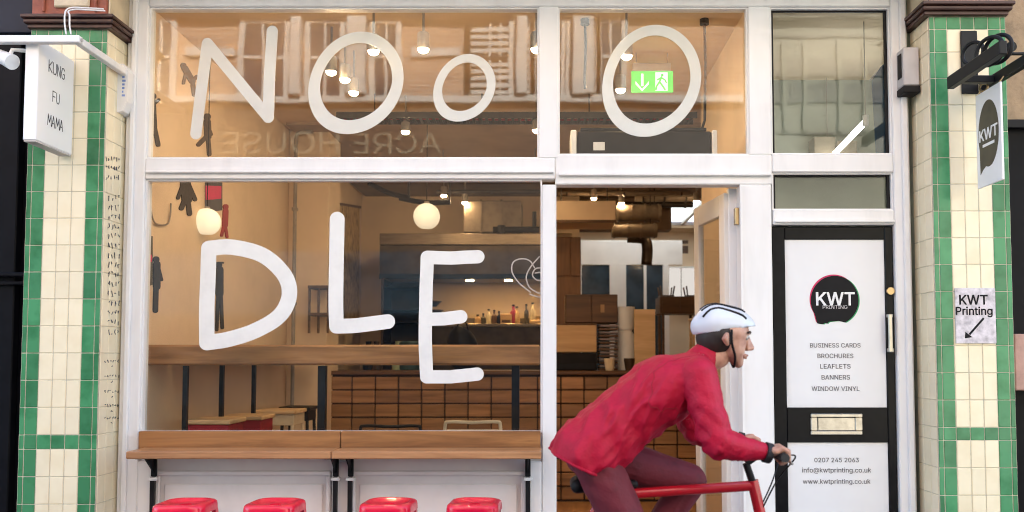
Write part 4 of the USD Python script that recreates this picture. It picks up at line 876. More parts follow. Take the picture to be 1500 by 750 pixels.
# air curtain over the doorway
ac = Thing('air_curtain', 'long black air heater with white ends above the doorway', 'air heater', (at(945, 225, .2)[0], .3, at(945, 226, .2)[1]))
ac.part('body', pbox(846, 192, 1042, 240, .20, .42, .008), mBlackMat); ac.part('top_lip', pbox(850, 187, 1035, 191.5, .22, .40, .003), mSteelB)
ac.part('end_panel', pbox(836, 190, 844.5, 240, .19, .43, .006), mWhitePl); ac.part('end_panel', pbox(1043.5, 190, 1051, 240, .19, .43, .006), mWhitePl)
ac.part('sticker', pbox(869, 208, 886, 220, .1975, .1995), mWhitePl)
ac.part('grille', cat([pbox(900 + k * 16, 226, 912 + k * 16, 228, .197, .1995) for k in range(8)]), mSteelB)
for px in (857, 1032):
    x = at(px, 60, .36)[0]
    cdn = Thing('hanging_cable', 'black cable dropping from ceiling to air heater, %s end' % ('left' if px < 900 else 'right'), 'cable', (x, .36, 3.2))
    zt_, zb_ = CEIL - .001, at(px, 130 if px < 900 else 188, .36)[1]
    cdn.part('cable', tube([(x, .36, zt_), (x + .004, .36, (zt_ * .6 + zb_ * .4)), (x - .004, .36, zb_ + .05), (x - (.02 if px > 900 else 0), .36, zb_)], .009, 8), mBlackMat, smooth=True); cdn.part('ceiling_rose', cyl((x, .36, zt_ - .035), (x, .36, zt_), .03, 14), mBlackMat, smooth=30)
# roller-blind box in top right corner of the middle pane
# bulkhead, ducts and far room
bk = Thing('bulkhead', 'warm-lit tan boxed bulkhead hanging over the counter end', 'bulkhead', (at(850, 325, 4.2)[0], 4.4, 2.8)); q = pbox(803, 294, 902, 325, 4.2, 4.75, .006)
bk.part('box', q, mWallIn); bk.part('edge_trim', bx(q.bounds[0, 0], q.bounds[1, 0], 4.185, 4.1995, q.bounds[0, 2] - .01, q.bounds[0, 2] + .02), mDarkWood)
for z_, lab_ in ((1, ''),):
    for px in (822, 890): bk.part('hanger', cyl((at(px, 290, 4.4)[0], 4.45, q.bounds[1, 2]), (at(px, 290, 4.4)[0], 4.45, CEIL - .001), .008, 8), mTray)
du = Thing('air_duct', 'stacked round galvanised air ducts crossing beyond the doorway', 'duct', (1.0, 5.2, 2.9))
for (pa, pb_, py, rr, Y) in ((902, 968, 312, .105, 5.3), (896, 962, 338, .085, 5.25)):
    x0, z_ = at(pa, py, Y); x1 = at(pb_, py, Y)[0]
    pp = du.part('pipe', cyl((x0, Y, z_), (x1, Y, z_), rr, 24), mDuct, smooth=30)
    for x in np.linspace(x0 + .03, x1 - .03, 4): du.part('collar', cyl((x - .010, Y, z_), (x + .010, Y, z_), rr + .009, 24), mDuct, parent=pp, smooth=30)
    for x in (x0 + .08, x1 - .08): du.part('strap', bx(x - .006, x + .006, Y - .012, Y - .002, z_ + rr - .01, CEIL - .031), mTray)
vx0, vz0 = at(948, 350, 5.6); du.part('elbow', tube(crom([(vx0 - .25, 5.6, vz0 + .02), (vx0 - .05, 5.6, vz0), (vx0, 5.6, vz0 - .1), (vx0 - .01, 5.6, vz0 - .33)], 6), [.07] * 19, 16), mDarkSteel, smooth=True)
for k, (pa, pb_, py, Y, rr) in enumerate(((818, 1010, 283, 5.0, .03), (818, 1015, 300, 5.9, .04), (930, 1016, 290, 5.4, .05), (640, 800, 281, 5.0, .025))):
    x0, z_ = at(pa, py, Y); x1 = at(pb_, py, Y)[0]; z_ = min(z_, CEIL - .08)
    t = Thing('ceiling_pipe', ['thin pipe crossing under dark ceiling at top of doorway', 'second pipe under dark ceiling, just above the ducts', 'short fat lagged pipe near the open door leaf top', 'thin pipe under the ceiling above the box duct'][k], 'pipe', (x0, Y, z_)); t.part('pipe', cyl((x0, Y, z_), (x1, Y, z_), rr, 14), mDuct if k % 2 == 0 else mTray, smooth=30)
    for x in np.linspace(x0 + .1, x1 - .1, 3): t.part('clip', bx(x - .01, x + .01, Y - rr - .004, Y + rr + .004, z_ - rr - .004, z_ + .005), mTray)
kd2 = Thing('box_duct', 'tan rectangular duct above the kitchen hood', 'duct', (at(722, 310, 5.2)[0], 5.4, 2.9)); q = pbox(679, 294, 764, 340, 5.2, 5.7, .008)
kd2.part('casing', q, mDuct)
for k in (.3, .65): x = q.bounds[0, 0] + k * np.ptp(q.bounds[:, 0]); kd2.part('flange', bx(x - .012, x + .012, 5.185, 5.715, q.bounds[0, 2] - .012, q.bounds[1, 2] + .012), mDuct)
t, q = thing_box('black_pipework', 'black pipe run lying along top of the hood', 'pipe', 722, 331, 790, 340, 5.05, .1, mBlackMat)
zz = q.bounds[:, 2].mean(); t.part('pipe', cyl((q.bounds[0, 0], 5.1, zz), (q.bounds[1, 0], 5.1, zz), .038, 14), mBlackMat, smooth=30); t.part('valve', cyl((q.bounds[1, 0] - .06, 5.1, zz), (q.bounds[1, 0] - .06, 5.1, zz + .22), .025, 12), mBlackMat, smooth=30); t.part('valve', cyl((q.bounds[0, 0] + .1, 5.1, zz - .05), (q.bounds[0, 0] + .1, 5.1, zz + .05), .05, 12), mBlackMat, smooth=30)
# dark ceiling pipes over kitchen
for k, (a, b, lab_) in enumerate((((540, 268), (600, 290), 'dark sagging pipe under the ceiling near the scroll'), ((585, 290), (660, 296), 'dark flat pipe above the cream globe'))):
    Y = 4.6; x0, z_0 = at(*a, Y); x1, z_1 = at(*b, Y); t = Thing('ceiling_pipe', lab_, 'pipe', (x0, Y, z_0)); t.part('pipe', tube(crom([(x0, Y, min(z_0, 3.5)), ((x0 + x1) / 2, Y, (min(z_0, 3.5) + z_1) / 2 - .03), (x1, Y, z_1)], 6), .03, 10), mBlackMat, smooth=True); t.part('bracket', bx(x1 - .02, x1, Y - .02, Y + .02, z_1, CEIL - .001), mTray)
# tall brown cabinet at the doorway left
t, q = thing_box('tall_cabinet', 'tall brown cabinet at kitchen end seen past the post', 'cabinet', 800, 347, 851, 420, 4.6, .3, mDrawer); q2 = bx(q.bounds[0, 0], q.bounds[1, 0], 4.6, 4.9, 1.2, q.bounds[1, 2], .006)
mCab = wood('cabinet_wood', (.11, .05, .022), (.22, .105, .045), 'z', .5)
t.loc[2] = t.loc[2]; t.part('carcass', bx(q.bounds[0, 0], q.bounds[1, 0], 4.62, 4.9, cz1 * 0 + .001, q.bounds[1, 2], .006), mCab); xm = q.bounds[0, 0] + .7 * np.ptp(q.bounds[:, 0])
t.part('door', bx(q.bounds[0, 0] + .004, xm - .003, 4.602, 4.6195, at(830, 404, 4.6)[1], q.bounds[1, 2] - .01, .003), mCab); t.part('door', bx(xm + .003, q.bounds[1, 0] - .004, 4.602, 4.6195, at(830, 404, 4.6)[1], q.bounds[1, 2] - .01, .003), mCab)
# white glazed partition far behind
yR = 8.2
fp = Thing('glazed_partition', 'white framed glazed partition at the far end of shop', 'partition', (at(905, 480, yR)[0], yR, 0))
zp1 = at(900, 352, yR)[1]
xa, xb = at(838, 400, yR)[0], at(1000, 400, yR)[0]
zw1, zw0 = at(880, 388, yR)[1], .9
fp.part('header', bx(xa, xb, yR, yR + .1, zw1, zp1, .005), mRoom2)
vx = [(838, 852), (893, 917), (943, 947), (971, 980)]
for a, b in vx: fp.part('upright', bx(at(a, 400, yR)[0], at(b, 400, yR)[0], yR - .01, yR + .1, .001, zw1 - .001, .004), mRoom2)
for k in range(3):
    a, b = at(vx[k][1], 400, yR)[0] + .002, at(vx[k + 1][0], 400, yR)[0] - .002
    fp.part('window', bx(a, b, yR + .02, yR + .05, zw0, zw1 - .002), mWinDark); fp.part('apron', bx(a, b, yR + .01, yR + .06, .001, zw0 - .001), mRoom2)
    fp.part('glazing_bar', bx(a + .001, b - .001, yR + .012, yR + .0195, (zw0 + zw1) / 2 + .25, (zw0 + zw1) / 2 + .28), mGreyBox)
t, q = thing_box('light_panel', 'bright white backlit window below the tan notice wall', 'window', 974, 390, 1024, 450, 9.4, .05, mWhiteIn); B = q.bounds
skw = emit('far_window_light', (1, .93, .86), .10)
t.part('pane', bx(B[0, 0] + .03, B[1, 0] - .03, 9.43, 9.45, B[0, 2] + .03, B[1, 2] - .03), skw); t.part('frame', cat(bx(B[0, 0], B[1, 0], 9.4, 9.46, B[0, 2], B[0, 2] + .029), bx(B[0, 0], B[1, 0], 9.4, 9.46, B[1, 2] - .029, B[1, 2]), bx(B[0, 0], B[0, 0] + .029, 9.4, 9.46, B[0, 2] + .03, B[1, 2] - .03), bx(B[1, 0] - .029, B[1, 0], 9.4, 9.46, B[0, 2] + .03, B[1, 2] - .03)), mWhiteIn)
t.part('glazing_bar', bx(B[:, 0].mean() - .02, B[:, 0].mean() - .0, 9.41, 9.4295, B[0, 2] + .03, B[1, 2] - .03), mWhiteIn)
nb = Thing('notice_board', 'small framed notices on the far tan wall', 'notice', (at(1000, 370, 9.58)[0], 9.58, 2.9))
for (a, b, c, d) in ((990, 352, 1008, 357), (990, 360, 1008, 371)): nb.part('notice', pbox(a, b, c, d, 9.58, 9.597), mDarkWood)
# dark stacked furniture far right
t = Thing('dark_sideboard', 'dark brown sideboard with chairs on top beyond counter', 'sideboard', (at(995, 470, 6.6)[0], 6.8, 0)); q = pbox(967, 434, 1024, 459, 6.6, 7.1, .006); B = q.bounds
t.part('body', bx(B[0, 0], B[1, 0], 6.6, 7.1, B[0, 2], B[1, 2], .006), mDarkWood)
for x in (B[0, 0] + .03, B[1, 0] - .06):
    for y in (6.63, 7.04): t.part('leg', bx(x, x + .035, y, y + .035, 0, B[0, 2] - .001), mDarkWood)
t.part('drawer', bx(B[0, 0] + .03, B[:, 0].mean() - .01, 6.59, 6.5995, B[0, 2] + .03, B[1, 2] - .03), mDarkWood); t.part('drawer', bx(B[:, 0].mean() + .01, B[1, 0] - .03, 6.59, 6.5995, B[0, 2] + .03, B[1, 2] - .03), mDarkWood)
for px, lab_ in ((976, 'upturned dark chair on sideboard left'), (1014, 'upturned dark chair on sideboard right')):
    x, zt_ = at(px, 420, 6.8); c = Thing('upturned_chair', lab_, 'chair', (x, 6.8, B[1, 2]), 'upturned chairs on the sideboard')
    c.part('seat', bx(x - .10, x + .10, 6.7, 6.95, B[1, 2] + .001, B[1, 2] + .025, .004), mDarkWood)
    for a in (-1, 1):
        for y in (6.72, 6.92): c.part('leg', cyl((x + a * .08, y, B[1, 2] + .02), (x + a * .10, y + (y - 6.82) * .3, zt_), .011, 8), mDarkWood)
t = Thing('wood_stool', 'pale wooden stool frame standing beyond counter beside door', 'stool', (at(1020, 500, 5.2)[0], 5.2, 0)); x, zt_ = at(1018, 466, 5.2)
t.part('seat', bx(x - .05, x + .22, 5.1, 5.4, zt_ - .03, zt_, .006), mPale)
for a in (-.04, .18):
    for y in (5.12, 5.36): t.part('leg', bx(x + a, x + a + .03, y, y + .03, 0, zt_ - .031, .003), mPale)
# KWT hall: tube light, blue panel, cream strip
tl = Thing('tube_light', 'bright white tube light inside the upper right pane', 'tube light', (2.08, .9, 2.95))
zt_ = 2.95
P0, P1 = np.array([*atz(1268, 178, zt_), zt_]), np.array([*atz(1222, 226, zt_), zt_]); P1 = P0 + (P1 - P0) * 1.25
tl.part('tube', cyl(P0, P1, .019, 14), mTubeL, smooth=30)
for P in (P0, P1): tl.part('end_cap', cyl(P + [0, 0, -.03], P + [0, 0, .04], .02, 12), mWhitePl); tl.part('wire', cyl(P + [0, 0, .04], [P[0], P[1], CEIL - .001], .003, 6), mGrey)
hb2 = Thing('blue_banner', 'dark blue banner inside beside the tube light', 'banner', (2.2, .5, 2.6)); 
hb2.part('cloth', facing(extr(pxshape(Polygon([(1277, 118), (1290, 98), (1309, 80), (1309, 240), (1284, 240)]), .25), .006), .256), mHallBlue); hb2.part('rod', cyl((*at(1274, 118, .26)[:1], .26, at(1274, 118, .26)[1]), (at(1311, 77, .26)[0], .26, at(1311, 77, .26)[1]), .006, 8), mGreyBox)
hb3 = Thing('brown_box_stack', 'brown boxes stacked on shelf behind the upper right pane', 'boxes', (1.8, 1.3, 2.5))
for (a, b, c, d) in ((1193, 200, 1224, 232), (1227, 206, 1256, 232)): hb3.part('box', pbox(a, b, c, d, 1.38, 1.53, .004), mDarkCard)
hb3.part('shelf', pbox(1140, 233, 1300, 238, 1.15, 1.54, .003), mWhiteIn)

# ------------------------------------------------------------------ neighbours at the frame edges
nl = Thing('neighbour_shop', 'black painted neighbouring shopfront at far left edge', 'shopfront', (-4, 0, 0))
xn = xLc - .443 - .012
nl.part('wall', bx(-6, xn - .004, -.10, .12, 0, 4.4), mNeighL)
nl.part('pilaster_board', bx(xn - .30, xn - .10, -.16, -.101, 0, 3.5, .006), mNeighL)
for py in (402, 414): zq = at(20, py, -.2)[1]; nl.part('moulding', bx(-6, xn - .006, -.21 if py < 410 else -.19, -.1605, zq - .012, zq + .012, .006), mNeighL)
nl.part('fascia', bx(-6, xn - .005, -.2, -.1005, at(10, 48, -.2)[1], 4.3, .006), mNeighBlue)
nl.part('window_pane', bx(-5.6, xn - .32, -.105, -.1003, .9, 2.5), mWinDark)
nr = Thing('neighbour_shop', 'dark neighbouring front with brick fascia at far right edge', 'shopfront', (4, 0, 0))
xn2 = xRc + .443 + .012
zq = at(1495, 184, -.1)[1]
nr.part('wall', bx(xn2 + .004, 6, -.08, .12, 0, zq - .001), mNeighL)
nr.part('brick_fascia', bx(xn2 + .003, 6, -.10, .12, zq, 4.4), M('brown_brick_band', (.34, .24, .14), .8, .35, 14., bump=.3))
nr.part('beam', bx(xn2 + .003, 6, -.13, -.1005, zq - .02, zq + .03, .004), mBlackMat)
nr.part('sill_block', bx(at(1488, 520, -.25)[0], 6, -.24, -.0805, at(1495, 572, -.25)[1], at(1495, 489, -.25)[1], .005), mStone)

# ------------------------------------------------------------------ building across the street (seen in the glass)
W = 9.0
mOppWhite = M('opposite_white', (.54, .50, .45), .6, .15, 3.)
ob = Thing('brick_building', 'brick terrace with white sash windows reflected in upper panes', 'building', (0, -W, 0))
mBrickO = usdkit.material(stage, L + 'brick_orange', {'g': ('geometry', {}), 'm': ('mapping', {'rotation': (math.pi / 2, 0, 0)}), 'b': ('brick_texture', {'color1': (.46, .27, .17), 'color2': (.37, .20, .12), 'mortar': (.46, .41, .34), 'scale': 1., 'mortar_size': .008, 'brick_width': .22, 'row_height': .075}),
    'p': ('principled_bsdf', {'roughness': .85})}, [('g.position', 'm.vector'), ('m.vector', 'b.vector'), ('b.color', 'p.base_color')], surface='p.BSDF')
XO = at(1100, 100, W)[0]
def rx(px): return at(px, 100, W)[0]
def rz(py): return at(700, py, W)[1]
ob.part('wall', bx(-14, XO, -W - .4, -W, rz(160), 11), mBrickO)
ob.part('ground_floor', bx(-14, XO, -W - .45, -W - .02, 0, rz(245)), mCarcass)
ob.part('fascia', bx(-14, XO, -W - .4, -W + .06, rz(245) + .001, rz(160) - .001, .01), M('sign_fascia', (.07, .05, .035), .6, .3))
m = meshkit.text_mesh('ACRE HOUSE', 1., .02); b = m.bounds; xa_, xe_ = rx(648), rx(330); V = m.vertices
V[:, 0] = xa_ + (V[:, 0] - b[0, 0]) * (xe_ - xa_) / (b[1, 0] - b[0, 0]); zz0 = rz(226); m.vertices = np.c_[V[:, 0], -W + .061 + V[:, 2], zz0 + V[:, 1] * .36]; m.fix_normals(); ob.part('lettering', m, M('dull_lettering', (.26, .21, .14), .6, .2))
ob.part('cornice', bx(-14, XO, -W + .001, -W + .18, rz(27), rz(19), .02), mOppWhite); ob.part('sill_band', bx(-14, XO, -W + .001, -W + .14, rz(153), rz(142), .02), mOppWhite)
ob.part('ground_glass', bx(-12, XO, -W - .019, -W + .0, .6, 3.2), mWinDark)
def owin(p0, p1, kind):
    x0, x1, z0, z1 = rx(p0), rx(p1), rz(142), rz(27)
    f = ob.part('window', cat(bx(x0, x0 + .10, -W + .001, -W + .07, z0, z1, .01), bx(x1 - .10, x1, -W + .001, -W + .07, z0, z1, .01), bx(x0 + .1, x1 - .1, -W + .001, -W + .065, z1 - .1, z1, .01), bx(x0 + .1, x1 - .1, -W + .001, -W + .055, (z0 + z1) / 2 - .03, (z0 + z1) / 2 + .03, .005), bx((x0 + x1) / 2 - .02, (x0 + x1) / 2 + .02, -W + .001, -W + .05, z0, z1 - .1)), mOppWhite)
    ob.part('pane', bx(x0 + .1, x1 - .1, -W + .002, -W + .02, z0, z1 - .1), mWinDark, parent=f)
    if kind == 's':
        ob.part('shutter_slats', cat([bx(x0 + .11, x1 - .11, -W + .03, -W + .045, z, z + .07) for z in np.arange(z0 + .05, z1 - .2, .12)]), mOppWhite, parent=f)
for base in (-660, -330, 0, 330):
    owin(350 + base, 424 + base, 'g'); owin(446 + base, 506 + base, 'g'); owin(542 + base, 588 + base, 'g' if base else 'g')
    ob.part('pilaster', bx(rx(405 + base + 22), rx(441 + base + 2), -W + .001, -W + .22, rz(142), rz(27), .02), mOppWhite); ob.part('pilaster', bx(rx(509 + base), rx(539 + base), -W + .001, -W + .22, rz(142), rz(27), .02), mOppWhite)
    ob.part('string_course', bx(rx(270 + base), rx(345 + base), -W + .001, -W + .06, rz(83), rz(70), .01), mOppWhite); 
owin(680, 785, 's'); owin(822, 880, 's')
ob2 = Thing('stucco_building', 'pale banded stucco building reflected in the upper right pane', 'building', (XO + 4, -W, 0))
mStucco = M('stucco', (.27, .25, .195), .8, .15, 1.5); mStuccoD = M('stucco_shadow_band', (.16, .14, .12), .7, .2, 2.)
ob2.part('wall', bx(XO + .02, 14, -W - .5, -W - .05, 0, 9.5), mStucco)
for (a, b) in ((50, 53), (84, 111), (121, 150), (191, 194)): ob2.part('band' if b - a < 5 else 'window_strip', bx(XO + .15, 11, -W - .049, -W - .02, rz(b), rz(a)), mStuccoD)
for px in (1150, 1180, 1232, 1268): ob2.part('pier', bx(rx(px) - .04, rx(px) + .04, -W - .019, -W + .02, rz(190), rz(60)), mStucco)
ob2.part('cornice', bx(XO + .1, 14, -W - .049, -W + .12, rz(27), rz(20), .01), mStucco)

# ------------------------------------------------------------------ cyclist passing on the road
exec_cyclist = True
YC = -1.60; GR = -.12
def hull(pts):      # pts: list of (center, radius)
    ms = []
    for c, r in pts:
        s = manifold3d.Manifold.sphere(float(r), 20).translate([float(v) for v in c]); ms.append(s)
    return manifold3d.Manifold.batch_hull(ms)
def chain(pts): return [hull([pts[i], pts[i + 1]]) for i in range(len(pts) - 1)]
def union(ms):
    return manifold3d.Manifold.batch_boolean(ms, manifold3d.OpType.Add)
def smoothm(man, ref, it=12):
    m = man.refine_to_length(ref).to_mesh(); t = trimesh.Trimesh(m.vert_properties[:, :3], m.tri_verts, process=True)
    trimesh.smoothing.filter_taubin(t, lamb=.5, nu=.52, iterations=it); return t
V3 = lambda x, y, z: np.array([x - .045, YC + y, z - .015])
mSkin = usdkit.material(stage, L + 'skin', {'g': ('geometry', {}), 'n': ('noise_texture', {'scale': 26., 'detail': 6.}), 'r': ('rgb_ramp', {'ramp': [(.3, (.36, .17, .115)), (.5, (.50, .27, .19)), (.72, (.60, .35, .25))]}), 'bn': ('noise_texture', {'scale': 420.}), 'b': ('bump', {'strength': .25, 'distance': .002}), 'p': ('principled_bsdf', {'roughness': .5, 'subsurface_weight': .1, 'subsurface_radius': (.02, .008, .004), 'subsurface_scale': .3})}, [('g.position', 'n.vector'), ('n.fac', 'r.fac'), ('r.color', 'p.base_color'), ('g.position', 'bn.vector'), ('bn.fac', 'b.height'), ('b.normal', 'p.normal')], surface='p.BSDF')
mJacket = M('red_jacket', (.42, .003, .032), .6, .14, 22., bump=.22, bscale=90, spec=.3)
mTrous = M('burgundy_cloth', (.13, .010, .022), .75, .25, 20., bump=.2)
mShort = M('black_cloth', (.014, .012, .016), .75, .3, 20., bump=.2)
mHelm = M('helmet_shell', (.62, .66, .72), .25, .06, 8.); mHair = M('dark_hair', (.020, .013, .010), .6, .5, 60., stretch=(1, 1, .2))
mEye = M('eye_white', (.45, .42, .40), .2, .03); mIris = M('eye_iris', (.03, .02, .015), .15, .1); mLip = M('lip', (.36, .14, .12), .5, .1)
mShoe = M('shoe', (.03, .03, .035), .5, .3); mRub = M('tyre_rubber', (.02, .02, .02), .7, .3, 30.); mFrame = M('bike_frame_red', (.45, .006, .016), .25, .1, 10., coat=.5)
HX = .235
hip = {s: V3(HX, s * .09, 1.02) for s in (-1, 1)}
knee = {-1: V3(.43, -.10, .62), 1: V3(.645, .10, .905)}
ankle = {-1: V3(.37, -.105, .16), 1: V3(.40, .105, .50)}
toe = {-1: V3(.53, -.11, .095), 1: V3(.56, .11, .425)}
sh = {s: V3(.635, s * .17, 1.345) for s in (-1, 1)}
elb = {-1: V3(.700, -.245, 1.105), 1: V3(.700, .245, 1.105)}
wri = {-1: V3(.872, -.225, 1.06), 1: V3(.872, .225, 1.06)}
pel, wai, che, nek = V3(HX, 0, 1.06), V3(.36, 0, 1.17), V3(.53, 0, 1.30), V3(.665, 0, 1.395)
HC = V3(.775, 0, 1.495)
rp = Thing('person', 'cyclist in red jacket and white helmet leaning over handlebars', 'person', (HX, YC, GR))
bm = []
bm += [hull([(pel + [0, .06, 0], .115), (pel - [0, .06, 0], .115), (wai + [0, .05, 0], .105), (wai - [0, .05, 0], .105)]), hull([(wai + [0, .05, 0], .105), (wai - [0, .05, 0], .105), (che + [0, .07, 0], .115), (che - [0, .07, 0], .115)]),
       hull([(che + [0, .07, 0], .105), (che - [0, .07, 0], .105), (sh[1] - [0, .03, 0], .065), (sh[-1] + [0, .03, 0], .065), (nek, .055)]), hull([(nek, .056), (HC + [-.03, 0, -.07], .052)])]
for s in (-1, 1):
    bm += chain([(hip[s], .092), (knee[s], .058), (ankle[s], .036)]) + [hull([(ankle[s] + [-.03, 0, -.03], .03), (toe[s], .024)])]
    bm += chain([(sh[s], .058), (elb[s], .040), (wri[s], .027)])
# head in profile, facing +x and tipped a little down
tip = math.radians(6)
def hd_(x, y, z):
    c, s_ = math.cos(-tip), math.sin(-tip); return HC + np.array([x * c - z * s_, y, x * s_ + z * c])
bm += [hull([(hd_(-.022, 0, .022), .082), (hd_(.018, 0, .03), .077)]), hull([(hd_(.018, 0, .02), .072), (hd_(.035, .012, -.04), .048), (hd_(.035, -.012, -.04), .048)]), hull([(hd_(.035, .015, -.045), .042), (hd_(.035, -.015, -.045), .042), (hd_(.062, 0, -.092), .022)]),
       hull([(hd_(.088, 0, .014), .010), (hd_(.109, 0, -.026), .0125), (hd_(.094, .013, -.033), .008), (hd_(.094, -.013, -.033), .008)]), hull([(hd_(.080, .014, -.063), .011), (hd_(.080, -.014, -.063), .011), (hd_(.09, 0, -.062), .008)]),
       hull([(hd_(.082, .028, .030), .012), (hd_(.082, -.028, .030), .012)])]
for s in (-1, 1):
    bm.append(hull([(hd_(-.012, s * .082, .012), .010), (hd_(-.018, s * .088, -.005), .013), (hd_(-.006, s * .080, -.024), .008)]))
# hands closed on the grips (bar runs across, along y)
BARX, BARZ = .985, 1.045
for s in (-1, 1):
    w = wri[s]; kn = []
    palm = [hull([(w, .026), (V3(0.909, s * .205, 1.068), .017), (V3(0.909, s * .25, 1.066), .016)]), hull([(V3(0.909, s * .200, 1.070), .016), (V3(0.909, s * .256, 1.066), .014), (V3(0.932, s * .202, 1.078), .012), (V3(0.932, s * .254, 1.075), .011)])]
    bm += palm
    for k, (yy, ln) in enumerate(((.199, 1.0), (.219, 1.08), (.239, 1.0), (.257, .84))):
        r = .0098 if k < 3 else .0088; y = s * yy
        pts = [(V3(0.931, y, 1.076), r + .001), (V3(0.931 + .027 * ln, y, 1.064), r), (V3(0.931 + .028 * ln, y, 1.064 - .030 * ln), r - .0008), (V3(0.931 + .006, y, 1.064 - .044 * ln), r - .0015)]
        bm += chain(pts)
    bm += chain([(V3(0.902, s * .195, 1.058), .0125), (V3(0.919, s * .176, 1.046), .0115), (V3(0.939, s * .172, 1.026), .0105), (V3(0.953, s * .174, 1.018), .009)])
body = smoothm(union(bm), .011, 8)
rp.part('body', body, mSkin, smooth=True)
# clothing, slightly outside the body
jk = [hull([(pel + [-.03, .072, -.03], .134), (pel + [-.03, -.072, -.03], .134), (wai + [0, .055, -.005], .122), (wai + [0, -.055, -.005], .122)]), hull([(wai + [0, .055, -.005], .122), (wai + [0, -.055, -.005], .122), (che + [0, .075, 0], .130), (che + [0, -.075, 0], .130)]),
      hull([(che + [0, .075, 0], .122), (che + [0, -.075, 0], .122), (sh[1] - [0, .03, 0], .080), (sh[-1] + [0, .03, 0], .080), (nek - [.01, 0, .015], .064)]), hull([(nek - [.01, 0, .01], .066), (nek + [.028, 0, .022], .064)])]
for s in (-1, 1):
    fw = elb[s] + (wri[s] - elb[s]) * .90
    jk += chain([(sh[s], .076), (sh[s] * .5 + elb[s] * .5 + [-.006, 0, -.008], .066), (elb[s] + [-.004, 0, -.006], .058), (elb[s] * .5 + fw * .5 + [0, 0, -.006], .048), (fw, .036)])
jm = smoothm(union(jk), .014, 8)
Vj = jm.vertices; nrm = jm.vertex_normals
wr = meshkit.fbm(Vj * [26, 18, 30], 3, 3) - .5; fold = np.sin((Vj[:, 0] * .8 - Vj[:, 2] * .9 + .03 * np.sin(Vj[:, 1] * 30)) * 110) * np.clip(1 - np.linalg.norm(Vj - elb[-1], axis=1) / .16, 0, 1)
ta = (che - pel) / np.linalg.norm(che - pel); tb = np.cross(ta, [0, 1.0, 0]); rel = Vj - pel
uu, vv = rel @ ta, rel @ tb; torso = np.clip((.46 - uu) / .12, 0, 1)
n1 = meshkit.fbm(np.c_[uu * 5 + vv * 7, Vj[:, 1] * 9, vv * 20 - uu * 9], 2, 31); rid = (1 - np.abs(2 * n1 - 1) * 3.2).clip(0, 1)
arm = sum(np.clip(1 - np.linalg.norm(Vj - (elb[q] * .8 + sh[q] * .2), axis=1) / .17, 0, 1) for q in (-1, 1)); ph = np.abs(np.sin((Vj[:, 2] * .85 + Vj[:, 0] * .5 + .02 * np.sin(Vj[:, 1] * 25)) * 58)) ** .6
jm.vertices = Vj + nrm * (rid * .013 * torso + (ph - .6) * .010 * np.clip(arm, 0, 1) + wr * .007 + fold * .0035 + np.sin((Vj[:, 0] + Vj[:, 2] * .4) * 62) * .0035 * np.clip((.50 - Vj[:, 0]) / .2, 0, 1))[:, None]
hn = np.array([.42, 0, .91]); hn /= np.linalg.norm(hn)
jmc = jm.copy(); sec = jm.section(hn, pel + [0, 0, -.092]); jm = trimesh.intersections.slice_mesh_plane(jm, hn, pel + [0, 0, -.095])
jp = rp.part('jacket', jm, mJacket, smooth=True)
for q in sec.discrete:
    if len(q) > 12: rp.part('hem', tube(np.vstack([q[::2], q[:1]]), .0065, 6), mJacket, parent=jp, smooth=True)
mSeam = M('jacket_seam', (.30, .003, .020), .7, .1)
for o, n_ in ((sh[-1] + [.0, .035, 0], np.array([.25, -1, .15])), (sh[1] + [.0, -.035, 0], np.array([.25, 1, .15]))):
    sc_ = jmc.section(n_ / np.linalg.norm(n_), o)
    if sc_ is not None:
        q = max(sc_.discrete, key=len); q = np.vstack([q[::2], q[:1]]); rp.part('seam', tube(q, .0017, 5), mSeam, parent=jp, smooth=True)
for s in (-1, 1):
    fw = elb[s] + (wri[s] - elb[s]) * .90; d = (wri[s] - elb[s]); d = d / np.linalg.norm(d)
    rp.part('cuff', cyl(fw + d * .018, fw + d * .042, .039, 18), mShort, parent=jp, smooth=30)
tk = []
for s in (-1, 1):
    lo = knee[s] + (ankle[s] - knee[s]) * .93
    tk += chain([(hip[s] + [-.005, 0, .01], .098), (hip[s] * .5 + knee[s] * .5 + [0, 0, -.004], .088), (knee[s], .070), (knee[s] * .55 + lo * .45 + [-.012, 0, 0], .062), (lo, .047)])
tk.append(hull([(pel + [-.01, .055, -.02], .108), (pel + [-.01, -.055, -.02], .108), (hip[1], .095), (hip[-1], .095)]))
tm = smoothm(union(tk), .016, 8); Vt = tm.vertices; tm.vertices = Vt + tm.vertex_normals * ((meshkit.fbm(Vt * [22, 18, 9], 3, 8) - .5) * .009 + np.sin(Vt[:, 2] * 95 + Vt[:, 0] * 40) * .0022 * np.exp(-((np.linalg.norm(Vt - hip[-1], axis=1) - .10) / .09) ** 2))[:, None]
rp.part('trousers', tm, mTrous, smooth=True)
for s in (-1, 1):
    rp.part('shoe', smoothm(union([hull([(ankle[s] + [-.04, 0, -.035], .040), (toe[s] + [0, 0, -.002], .034), (ankle[s] + [.0, 0, 0.0], .045)]), hull([(toe[s] + [-.05, 0, 0], .036), (toe[s] + [.02, 0, -.004], .030)])]), .014, 4), mShoe, smooth=True)
hair = smoothm(union([hull([(hd_(-.030, 0, .014), .086), (hd_(-.008, 0, .05), .076)]), hull([(hd_(-.055, 0, -.03), .055), (hd_(-.04, 0, .0), .08)])]), .012, 4)
rp.part('hair', hair, mHair, smooth=True)
hel = hull([(hd_(-.045, 0, .052), .088), (hd_(.030, 0, .056), .074), (hd_(-.088, 0, .040), .058), (hd_(.07, 0, .055), .05)])
